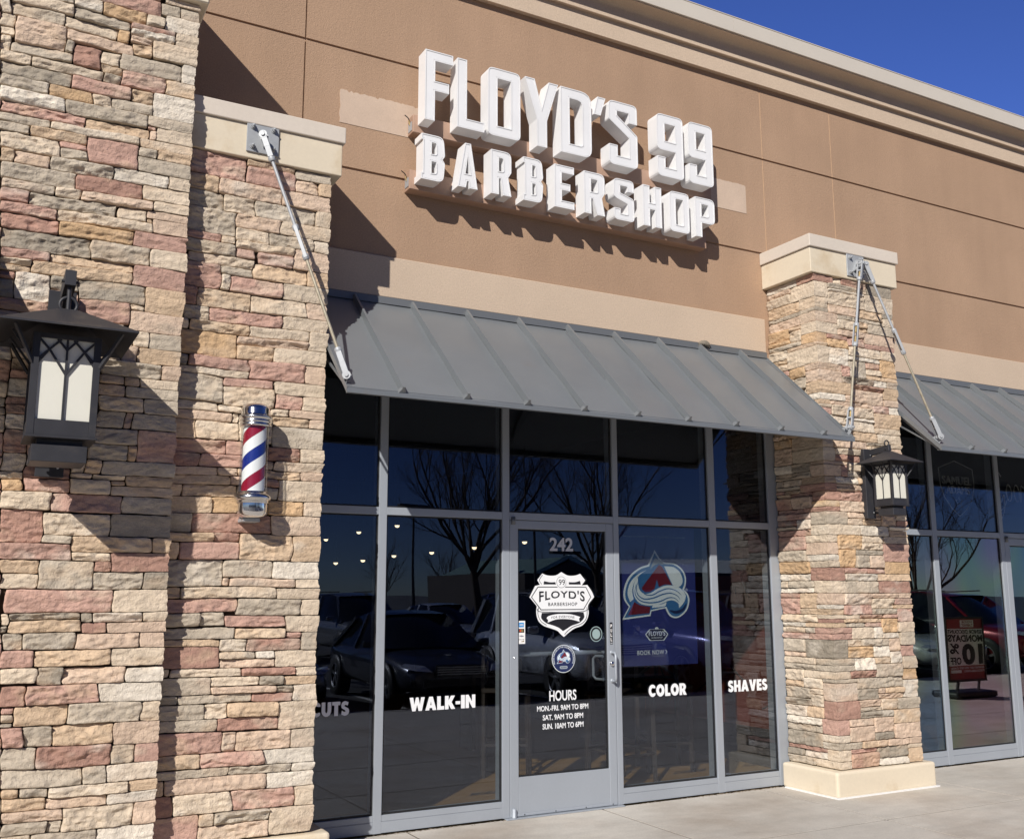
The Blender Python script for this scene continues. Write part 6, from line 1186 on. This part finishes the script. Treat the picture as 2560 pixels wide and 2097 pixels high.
# ------------------------------------------------------------------ inside the shop
def interior():
    # pendant lamps: two rows
    pts = [(4.58,8.6,2.30),(4.37,7.4,2.42),(4.25,6.2,2.46)]
    lab = ['far pendant lamp behind the CUTS window, lowest of the three warm ones','middle pendant lamp of the three warm ones behind the left windows','pendant lamp nearest the top of the WALK-IN window']
    def pend(x, y, z, label, r=.033):
        t = thing('pendant_lamp', label, 'pendant lamp', (0,0,0), 'lit pendant lamps inside the barbershop')
        m = MB(); m.lathe((x,y,z), [(0,-r),(r*.6,-r*.8),(r*.95,-r*.35),(r,0),(r*.9,.01)], 'bulb', 20); m.build('bulb', t)
        m = MB(); m.lathe((x,y,z), [(r*1.08,.0),(r*1.05,.04),(.02,.07),(0,.07)], 'dark_wood', 16); m.tube([(x,y,z+.07),(x,y,3.419)], .004, 'gasket', 5); m.build('cap_and_cord', t)
        rebase(t, (x,y,3.419))
    from_cam = Vector((-1.346,-6.615,1.563))
    def along(x, y, z, ynew):     # keeps the bearing of a lamp while choosing how deep in the room it hangs
        k = (ynew-from_cam.y)/(y-from_cam.y); return (from_cam.x+(x-from_cam.x)*k, ynew, from_cam.z+(z-from_cam.z)*k)
    D = [((4.58,11.56,2.6),8.4),((4.37,9.21,2.6),7.4),((4.35,7.49,2.6),6.4)]
    for (p, yn), l in zip(D, lab): pend(*along(*p, yn), l)
    D = [((9.1,24.37,2.6),7.3),((9.06,21.79,2.6),6.7),((8.59,18.18,2.6),6.1),((8.65,15.89,2.6),5.5),((8.45,13.16,2.6),4.9),((8.33,10.7,2.6),4.3)]
    lab2 = ['dim globe pendant lowest behind the CUTS window','globe pendant beside the mullion behind the CUTS window','globe pendant furthest left behind the WALK-IN window','globe pendant in the middle of the WALK-IN window','globe pendant in front of the reflected tree trunk','globe pendant left of the street number on the door']
    for (p, yn), l in zip(D, lab2):
        x, y, z = along(*p, yn); pend(x, y, z, l, .031)
    # cross-back bar chairs
    def chair(x, y, rz, label):
        t = thing('bar_chair', label, 'bar chair', (0,0,0), 'cross back chairs inside the barbershop')
        c, s = math.cos(rz), math.sin(rz); G = lambda a, b, z: (x+a*c-b*s, y+a*s+b*c, z)
        def part(nm, segs, w=.035):
            m = MB()
            for p1, p2 in segs: m.bar(G(*p1), G(*p2), w, w, 'dark_wood')
            m.build(nm, t)
        part('leg', [((-.2,-.2,.004),(-.19,-.19,.72))]); part('leg', [((.2,-.2,.004),(.19,-.19,.72))]); part('leg', [((-.2,.2,.004),(-.19,.2,1.12))]); part('leg', [((.2,.2,.004),(.19,.2,1.12))])
        part('stretcher', [((-.2,-.2,.25),(.2,-.2,.25)),((-.2,.2,.3),(.2,.2,.3)),((-.2,-.2,.28),(-.2,.2,.28)),((.2,-.2,.28),(.2,.2,.28))], .022)
        m = MB(); m.obox(G(0,0,.74), (.22*c,.22*s,0), (-.22*s,.22*c,0), (0,0,.02), 'dark_wood'); m.build('seat', t, bevel=.006)
        part('backrest', [((-.19,.2,.80),(.19,.2,1.1)),((.19,.2,.80),(-.19,.2,1.1)),((-.19,.2,1.10),(.19,.2,1.10)),((-.19,.2,.80),(.19,.2,.80)),((0,.2,.80),(0,.2,1.1))], .024)
        rebase(t, (x,y,.004))
    chair(3.70, .75, R(10), 'dark cross back chair just inside the COLOR window'); chair(4.45, 1.15, R(-20), 'dark cross back chair further right behind the mullion'); chair(3.05, 1.6, R(60), 'dark cross back chair behind the door glass')
    m = MB(); m.box(5.29, 5.318, .35, 2.6, .35, 1.75, 'red_panel'); rnd = random.Random(5)
    for k in range(14):
        y = rnd.uniform(.45,2.5); z = rnd.uniform(.45,1.6); m.bar((5.288,y,z),(5.288,y+rnd.uniform(-.3,.3),z+rnd.uniform(-.25,.25)), .03, .004, 'blackvinyl')
    o = m.build('wall_mural'); tag(o, 'orange red mural with black scribbles on the side wall behind the SHAVES window', 'mural')
    t = thing('product_shelf', 'dark shelf with a few bottles behind the COLOR window', 'shelf'); m = MB(); m.box(3.4, 4.9, 3.0, 3.3, .72, .75, 'dark_wood'); m.box(3.4,3.44,3.0,3.3,.004,.72,'dark_wood'); m.box(4.86,4.9,3.0,3.3,.004,.72,'dark_wood'); m.build('shelf_frame', t); rebase(t, (4.15,3.15,.004))
    for k, x in enumerate((3.62,3.75,4.02,4.3,4.41,4.7)):
        b = MB(); b.lathe((x,3.12,.7505), [(0,0),(.032,0),(.032,.12),(.012,.15),(.012,.18),(0,.18)], ['opal','galv','opal','silver','opal','galv'][k], 12); o = b.build('bottle'); tag(o, 'small pale bottle on the dark shelf behind the COLOR window', 'bottle', 'bottles on the shelf behind the COLOR window')
interior()

# ------------------------------------------------------------------ sidewalk sign, seen in the neighbouring window
def sidewalk_sign():
    t = thing('sidewalk_sign', 'black framed sidewalk sign SENIOR DISCOUNT MONDAYS 10% OFF, seen mirrored in the window', 'sidewalk sign')
    x0, x1, z0, z1, y = 12.05, 12.93, .24, 1.215, -4.06
    m = MB(); w = .035
    m.box(x0, x0+w, y-.03, y+.012, z0, z1, 'plastic'); m.box(x1-w, x1, y-.03, y+.012, z0, z1, 'plastic'); m.box(x0+w, x1-w, y-.03, y+.012, z0, z0+w, 'plastic'); m.box(x0+w, x1-w, y-.03, y+.012, z1-w, z1, 'plastic'); m.build('frame', t, bevel=.003)
    m = MB(); m.box(x0+w, x1-w, y-.012, y, z0+w, z1-w, 'signwhite'); zz1 = z1-w; zz0 = z0+w
    m.box(x0+w, x1-w, y+.0005, y+.001, zz1-.15, zz1, 'signred'); m.box(x0+w, x1-w, y+.0005, y+.001, zz0, zz0+.205, 'signred'); m.box(12.40, 12.70, y+.0012, y+.0016, zz1-.125, zz1-.02, 'signwhite'); m.box(12.12, 12.33, y+.0012, y+.0016, zz0+.10, zz0+.145, 'signwhite')
    p = m.build('panel', t)
    # the panel faces the shop (+y): seen from there x runs right to left
    def tx(s, xa, xb, za, zb, mt, bold=.03): text_mesh(s, xa, xb, za, zb, y+.0022, 'lettering', mt, p, bold=bold, depth=-.001, mirror=True)
    tx('SENIOR DISCOUNT', 12.10, 12.88, zz1-.225, zz1-.165, 'blackvinyl'); tx('MONDAYS', 12.10, 12.88, zz1-.345, zz1-.24, 'blackvinyl', .04)
    tx('10', 12.37, 12.87, zz1-.69, zz1-.37, 'blackvinyl', .05); tx('%', 12.12, 12.32, zz1-.52, zz1-.37, 'blackvinyl', .03); tx('OFF', 12.12, 12.34, zz1-.68, zz1-.57, 'blackvinyl', .03)
    tx('LIQUOR', 12.43, 12.67, zz1-.07, zz1-.03, 'signred', .02); tx('CABINET', 12.43, 12.67, zz1-.115, zz1-.075, 'signred', .02)
    tx('SENIORS GET 10% OFF THEIR', 12.12, 12.88, zz0+.155, zz0+.185, 'signwhite', .02); tx('PURCHASES EVERY', 12.38, 12.88, zz0+.105, zz0+.138, 'signwhite', .02)
    m = MB(); m.bar((12.25,y,.24),(12.25,y-.03,.09), .03, .03, 'plastic'); m.bar((12.73,y,.24),(12.73,y-.03,.09), .03, .03, 'plastic'); m.build('leg', t)
    m = MB(); m.box(12.02, 12.98, y-.28, y+.16, .012, .105, 'plastic'); m.build('base', t, bevel=.035, seg=3)
    m = MB()
    for x in (12.06,12.94): m.lathe((x-.02,y-.26,.05), [(0,0),(.048,0),(.048,.04),(0,.04)], 'tyre', 18, 'x')
    m.build('wheel', t); rebase(t, (12.5,y,0))
sidewalk_sign()

# ------------------------------------------------------------------ the car park behind the camera (seen in the glass)
def carpaint(name, c): 
    M[name] = mat(name, c, .25, spec=.5, metal=.35, coat=1.0)
carpaint('paint_black', (.045,.05,.065)); carpaint('paint_silver', (.62,.65,.70)); carpaint('paint_grey', (.24,.25,.27)); carpaint('paint_navy', (.07,.07,.19)); carpaint('paint_red', (.20,.012,.02)); carpaint('paint_white', (.70,.71,.72)); carpaint('paint_tan', (.25,.2,.13))
def car(name, label, cat, x, y, heading, paint, kind, group='cars parked facing the shops'):
    """x,y: centre of the front bumper; heading: direction the nose points (radians from +x)"""
    t = thing(name, label, cat, (0,0,0), group)
    c, s = math.cos(heading), math.sin(heading); Z0 = -.15
    G = lambda a, b, z: (x+a*c-b*s, y+a*s+b*c, Z0+z)       # a: forward, b: left
    if kind == 'sedan':
        Ln, W = 4.7, .90; zs = .30; belt = .90; wr = .33
        lower = [(0,.42,.62,.62),(-.12,.30,.70,.80),(-.55,.24,.78,.88),(-1.2,.24,.88,.90),(-2.0,.24,.91,.90),(-3.2,.24,.93,.90),(-4.0,.26,.95,.88),(-4.5,.32,.93,.80),(-4.7,.45,.80,.66)]
        roof = [(-1.25,.89,.72,.90),(-1.62,1.16,.66,.76),(-2.05,1.38,.60,.66),(-2.7,1.43,.58,.66),(-3.25,1.36,.60,.66),(-3.75,1.12,.66,.74),(-4.05,.95,.72,.86)]
    elif kind == 'suv':
        Ln, W = 4.8, .94; zs = .4; belt = 1.05; wr = .37
        lower = [(0,.48,.80,.66),(-.10,.36,.92,.84),(-.5,.30,1.0,.92),(-1.15,.30,1.06,.94),(-2.0,.30,1.08,.94),(-3.4,.30,1.10,.94),(-4.3,.32,1.10,.92),(-4.7,.42,1.06,.86),(-4.8,.52,.95,.78)]
        roof = [(-1.15,1.04,.78,.92),(-1.55,1.36,.72,.80),(-2.0,1.66,.66,.70),(-2.8,1.74,.66,.70),(-3.8,1.72,.66,.70),(-4.45,1.62,.66,.70),(-4.72,1.10,.72,.84)]
    else:   # pickup
        Ln, W = 5.5, .97; zs = .45; belt = 1.1; wr = .39
        lower = [(0,.55,.86,.70),(-.10,.42,1.0,.88),(-.5,.36,1.08,.95),(-1.3,.36,1.12,.97),(-2.2,.36,1.14,.97),(-3.4,.36,1.14,.97),(-4.6,.38,1.14,.97),(-5.35,.44,1.14,.95),(-5.5,.55,1.10,.92)]
        roof = [(-1.3,1.10,.80,.93),(-1.72,1.45,.72,.80),(-2.1,1.74,.66,.70),(-2.8,1.80,.66,.70),(-3.3,1.76,.66,.70),(-3.5,1.12,.74,.86)]
    # lower body: rounded sections lofted along the car
    m = MB(); rings = []
    for a, zb, zt, hw in lower:
        zm = (zb+zt)/2
        sec = [(-hw*.78,zb),(-hw*.97,zb+.08),(-hw,zm),(-hw*.97,zt-.10),(-hw*.86,zt-.01),(-hw*.5,zt+.015),(0,zt+.025),(hw*.5,zt+.015),(hw*.86,zt-.01),(hw*.97,zt-.10),(hw,zm),(hw*.97,zb+.08),(hw*.78,zb)]
        rings.append([G(a,b,z) for b,z in sec])
    n = len(rings[0]); vs = [p for r_ in rings for p in r_]
    fs = [(i*n+k,i*n+(k+1)%n,(i+1)*n+(k+1)%n,(i+1)*n+k) for i in range(len(rings)-1) for k in range(n)]+[tuple(range(n)),tuple(range((len(rings)-1)*n,len(rings)*n))[::-1]]
    m.add(vs, fs, paint, True); b = m.build('body', t)
    sb = b.modifiers.new('sub','SUBSURF'); sb.levels = 1; sb.render_levels = 2
    # cabin: glass band with painted roof and pillars
    g = MB(); rf = MB(); N_ = len(roof)
    def side(i, k):
        a, z, hi, lo = roof[i]; f = (z-belt)/(max(r_[1] for r_ in roof)-belt); f = max(0,min(1,f)); return G(a, k*(lo if f < .3 else hi+.02), z)
    base = belt-.06
    ru = [i for i in range(N_) if roof[i][1] > belt+.4]
    top = []; bot = []
    for i in range(N_): top.append(roof[i])
    # side glass, windscreen and rear window as one dark shell
    vs = []; 
    for a, z, hi, lo in roof:
        f = max(0,min(1,(z-belt)/.55)); hw = lo+(hi-lo)*f
        vs += [G(a,-.93*W*.97,base), G(a,-hw,z), G(a,0,z+.02), G(a,hw,z), G(a,.93*W*.97,base)]
    g.add(vs, [(i*5+k,i*5+k+1,(i+1)*5+k+1,(i+1)*5+k) for i in range(N_-1) for k in range(4)], 'carglass', True); g.build('window_glass', t)
    i0, i1 = ru[0], ru[-1]
    vs = []
    for i in ru:
        a, z, hi, lo = roof[i]; vs += [G(a,-hi-.01,z-.03), G(a,-hi*.9,z+.022), G(a,0,z+.04), G(a,hi*.9,z+.022), G(a,hi+.01,z-.03)]
    k_ = len(ru); rf.add(vs, [(i*5+k,i*5+k+1,(i+1)*5+k+1,(i+1)*5+k) for i in range(k_-1) for k in range(4)], paint, True)
    for sd in (-1,1):
        rf.bar(G(roof[0][0],sd*W*.92,base+.02), G(roof[i0][0],sd*(roof[i0][2]+.012),roof[i0][1]-.01), .06, .05, paint)
        rf.bar(G(roof[-1][0],sd*W*.90,base+.02), G(roof[i1][0],sd*(roof[i1][2]+.012),roof[i1][1]-.01), .12, .06, paint)
        am = (roof[i0][0]+roof[i1][0])/2; rf.bar(G(am-.05,sd*W*.925,base+.02), G(am-.05,sd*(roof[ru[len(ru)//2]][2]+.012),roof[ru[len(ru)//2]][1]-.02), .07, .05, paint)
        if kind == 'suv': rf.bar(G(-3.75,sd*W*.92,base+.02), G(-3.75,sd*.68,1.70), .07, .05, paint); rf.bar(G(-2.1,sd*.60,1.80), G(-4.2,sd*.60,1.79), .03, .03, 'plastic')
    rf.build('roof', t)
    for a in (-.92 if kind != 'pickup' else -1.0, -3.62 if kind == 'sedan' else (-3.75 if kind == 'suv' else -4.45)):
        for sd in (-1,1):
            w = MB(); o = G(a, sd*(W-.11), wr)
            ax = Vector((-s,c,0))*sd
            def ring(rr, off): return [Vector(o)+ax*off+Vector((c,s,0))*rr*math.cos(2*PI*i/24)+Vector((0,0,1))*rr*math.sin(2*PI*i/24) for i in range(24)]
            def loft(mm, prof, mt):
                V_ = []; 
                for rr, off in prof: V_ += ring(rr, off)
                mm.add(V_, [(i*24+k,i*24+(k+1)%24,(i+1)*24+(k+1)%24,(i+1)*24+k) for i in range(len(prof)-1) for k in range(24)], mt, True)
            ar = MB(); loft(ar, [(wr*1.16,.10),(wr*1.16,.125),(wr*.6,.124)], 'plastic'); ar.build('wheel_arch', t)
            loft(w, [(wr*.66,-.10),(wr*.97,-.10),(wr,-.06),(wr,.09),(wr*.96,.128),(wr*.68,.132)], 'tyre'); wo = w.build('tyre', t)
            rm = MB(); loft(rm, [(wr*.68,.125),(wr*.63,.09),(wr*.60,.02),(0,.02)], 'plastic'); loft(rm, [(wr*.68,.128),(wr*.645,.134),(wr*.62,.12)], 'rim'); loft(rm, [(0,.118),(wr*.16,.116),(wr*.17,.08)], 'rim')
            for k in range(5):
                q = 2*PI*k/5+.3; dv = Vector((c,s,0))*math.cos(q)+Vector((0,0,1))*math.sin(q); p0 = Vector(o)+ax*.108
                rm.bar(p0+dv*wr*.1, p0+dv*wr*.65, wr*.15, .02, 'rim', up=ax)
            rm.build('rim', wo)
    zf = lower[1][2]-.09
    for sd in (-1,1):
        h = MB(); p = [G(-.02,sd*.46,zf+.0),G(-.10,sd*.70,zf+.02),G(-.34,sd*.865,zf+.06),G(-.30,sd*.80,zf+.115),G(-.13,sd*.55,zf+.085)]
        q = [tuple(Vector(v)+Vector((c,s,0))*.03+Vector((-s,c,0))*sd*.02) for v in p]
        h.add(p+q, [(5,6,7,8,9),(4,3,2,1,0)]+[(i,(i+1)%5,5+(i+1)%5,5+i) for i in range(5)], 'headlight'); h.build('headlight', t)
        r_ = MB(); r_.obox(G(-1.45 if kind == 'sedan' else -1.55,sd*(W+.09),belt+.07), tuple(Vector((c,s,0))*.05), tuple(Vector((-s,c,0))*.09), (0,0,.06), paint); r_.build('mirror', t, bevel=.03, seg=2)
    gr = MB()
    for k in range(4): gr.obox(G(.005-.02*k*0, 0, zf-.04+.035*k), tuple(Vector((c,s,0))*.012), tuple(Vector((-s,c,0))*.40), (0,0,.008), 'rim')
    gr.obox(G(-.012,0,zf+.012), tuple(Vector((c,s,0))*.012), tuple(Vector((-s,c,0))*.42), (0,0,.085), 'plastic')
    gr.obox(G(.0,0,lower[0][1]+.02), tuple(Vector((c,s,0))*.02), tuple(Vector((-s,c,0))*.62), (0,0,.05), 'plastic'); gr.build('grille', t)
    rebase(t, (x,y,Z0))
N90 = PI/2
car('parked_car', 'dark sedan reflected in the WALK-IN window', 'car', 5.35, -7.25, N90+R(3), 'paint_black', 'sedan')
car('parked_car', 'grey car reflected at the edge of the CUTS window', 'car', 2.55, -7.3, N90, 'paint_grey', 'sedan')
car('parked_car', 'silver blue sport utility reflected in the door glass', 'car', 8.35, -7.15, N90+R(4), 'paint_silver', 'suv')
car('pickup_truck', 'dark blue pickup truck reflected behind the hockey poster', 'truck', 11.15, -7.2, N90, 'paint_navy', 'pickup')
car('parked_car', 'black sport utility reflected beside the stone in the neighbouring window', 'car', 13.95, -7.2, N90, 'paint_black', 'suv')
car('parked_car', 'maroon sport utility reflected behind the sidewalk sign', 'car', 19.3, -7.2, N90, 'paint_red', 'suv')
car('parked_car', 'white sedan parked farther along the row', 'car', 16.7, -7.3, N90, 'paint_white', 'sedan')
rnd = random.Random(9)
far = [(6.0,-19.5,'paint_black','sedan'),(8.8,-19.2,'paint_grey','suv'),(11.7,-19.6,'paint_silver','sedan'),(14.6,-19.3,'paint_navy','suv'),(17.4,-19.5,'paint_black','suv'),(20.3,-19.6,'paint_tan','sedan'),(23.2,-19.2,'paint_red','suv'),(26.1,-19.4,'paint_grey','sedan'),(29.0,-19.4,'paint_white','suv')]
nm = ['black sedan','grey sport utility','silver sedan','navy sport utility','black sport utility','tan sedan','red sport utility','grey sedan','white sport utility']
for (x,y,p,k), l in zip(far, nm): car('parked_car', l+' in the second parking row, a dim reflection in the glass', 'car', x, y, N90, p, k, 'cars in the second parking row')

# bare winter trees
def tree(x, y, h, seed, label, levels=6, lean=(0,0), fork=.36, first=.62, nb=6):
    rnd = random.Random(seed); t = thing('bare_tree', label, 'tree', (0,0,0), 'leafless trees in the car park')
    tr = MB(); cr = MB()
    NS = [4,7,7,6,4,3]; KR = [0,.55,.52,.5,.5]
    def grow(p, d, ln, r, lv):
        n = NS[lv]; pts = [p]; q = p; dd = d
        wob = .05 if lv == 0 else .13
        for i in range(n):
            dd = (dd+Vector((rnd.gauss(0,wob),rnd.gauss(0,wob),rnd.gauss(.05,.07)))).normalized(); q = q+dd*ln/n; pts.append(q)
        rs = [r*(1-.62*i/n) if lv else r*(1-.25*i/n) for i in range(n+1)]
        (tr if lv == 0 else cr).tube(pts, rs, 'bark', 9 if lv == 0 else (6 if lv == 1 else (4 if lv == 2 else 3)), caps=False)
        if lv >= levels: return
        if lv == 0:
            for j in range(nb):
                a = 2*PI*(j+rnd.uniform(-.3,.3))/nb; tl = R(rnd.uniform(10,50))
                nd = Vector((math.sin(tl)*math.cos(a), math.sin(tl)*math.sin(a), math.cos(tl)))
                grow(pts[-1] if j % 2 else pts[-1].lerp(pts[-2], rnd.uniform(.1,.8)), nd, h*first*rnd.uniform(.8,1.15), rs[-1]*rnd.uniform(.42,.62), 1)
            return
        for i in range(1 if lv > 1 else 2, n+1):
            for rep_ in range(2 if i == n else 1):
                base = (pts[i]-pts[i-1]).normalized(); ax = Vector((rnd.gauss(0,1),rnd.gauss(0,1),rnd.gauss(0,1)))
                ax = (ax-base*ax.dot(base)).normalized(); ang = R(rnd.uniform(18,48))
                nd = (base*math.cos(ang)+ax*math.sin(ang)+Vector((0,0,.12))).normalized()
                grow(pts[i], nd, ln*(1-.45*i/n)*rnd.uniform(.42,.68), max(rs[i]*rnd.uniform(.45,.65), .003), lv+1)
    b = Vector((x,y,-.15)); grow(b, Vector((lean[0],lean[1],1)).normalized(), h*fork, h*.017, 0)
    tr.build('trunk', t); cr.build('crown', t, recalc=False); rebase(t, b)
tree(10.2, -16.0, 7.0, 5, 'wide bare tree whose branches are reflected above the WALK-IN window', 4, fork=.36, first=.50, nb=12)
tree(13.1, -15.2, 6.4, 12, 'bare tree reflected above the entrance door', 4, fork=.36, first=.5, nb=9)
tree(3.2, -15.5, 5.6, 21, 'bare tree at the left with twigs reflected in the CUTS window', 4, first=.45, nb=8)
tree(20.6, -11.5, 5.8, 33, 'low bare tree reflected in the neighbouring window', 4, fork=.24, first=.6, nb=9)
tree(27.5, -22, 7.5, 44, 'bare tree far right in the car park', 3, first=.5, nb=7)
for k in range(9): tree(31+k*6.4+rnd.uniform(-2,2), -74+rnd.uniform(-6,6), rnd.uniform(7,9), 60+k, ['thin','broad','tall','short','crooked','dense','sparse','leaning','forked'][k]+' bare tree on the far side of the car park', 3, fork=.25, first=.5, nb=8)

def far_buildings():
    t = thing('long_store_building', 'long low dark store building across the car park', 'building'); m = MB(); m.box(-60, 23.5, -92, -75, -.15, 4.0, 'far_wall'); m.box(-60.2, 23.7, -92.2, -74.8, 4.0, 4.35, 'band'); m.build('wall', t)
    w = MB()
    for k in range(9): w.box(-30+k*6, -27+k*6, -74.97, -74.94, .2, 2.6, 'carglass')
    w.build('shop_window', t); rebase(t, (-18,-83,-.15))
    t = thing('gabled_building', 'building with a pale green ribbed metal gable roof reflected in the door', 'building')
    x0, x1, yb, y1, ze, zr = 24.0, 46.0, -52.0, -40.0, 2.75, 4.2
    m = MB(); m.box(x0+.4, x1-.4, yb, y1+.5, -.15, ze, 'far_wall'); m.build('wall', t)
    # cross gable facing the shops, then a long roof with raised seams
    gx0, gx1, gr = 25.2, 29.6, 3.7
    r_ = MB(); r_.add([(gx0,y1,2.72),((gx0+gx1)/2,y1,gr),(gx1,y1,2.72),(gx0,yb,2.72),((gx0+gx1)/2,yb,gr),(gx1,yb,2.72)], [(0,1,4,3),(1,2,5,4)], 'far_roof')
    r_.add([(gx0+.3,y1+.3,2.70),((gx0+gx1)/2,y1+.3,gr-.2),(gx1-.3,y1+.3,2.70)], [(0,1,2)], 'far_wall')
    r_.bar((gx0,y1,2.72),((gx0+gx1)/2,y1,gr), .1, .22, 'far_roof'); r_.bar((gx1,y1,2.72),((gx0+gx1)/2,y1,gr), .1, .22, 'far_roof')
    r_.add([(gx1-.8,y1+.2,2.6),(x1,y1+.2,2.6),(x1,-46,3.75),(gx1-2,-46,3.75)], [(0,1,2,3)], 'far_roof')
    for k in range(38): xk = gx1-.4+k*.43; r_.bar((xk,y1+.2,2.63),(xk-.3,-46,3.78), .05, .07, 'galv', up=(0,0,1))
    r_.build('roof', t); rebase(t, (35,-46,-.15))
    for x, y, h, l in ((28.4,-42,3.95,'short twin headed car park lamp near the gabled roof'),(20.9,-46,6.4,'tall car park lamp reflected left of the tree'),(23.0,-36,4.6,'plain car park lamp in front of the far trees')):
        t = thing('car_park_lamp', l, 'lamp post', (0,0,0), 'lamp posts in the car park'); m = MB(); m.tube([(x,y,-.15),(x,y,h)], [.09,.06], 'plastic', 10); m.build('post', t)
        m = MB(); m.box(x-.9, x+.9, y-.25, y+.25, h-.02, h+.13, 'plastic'); m.build('lamp_head', t, bevel=.03); rebase(t, (x,y,-.15))
far_buildings()
for o in list(bpy.data.objects):
    if o.type == 'EMPTY': o.empty_display_size = .1
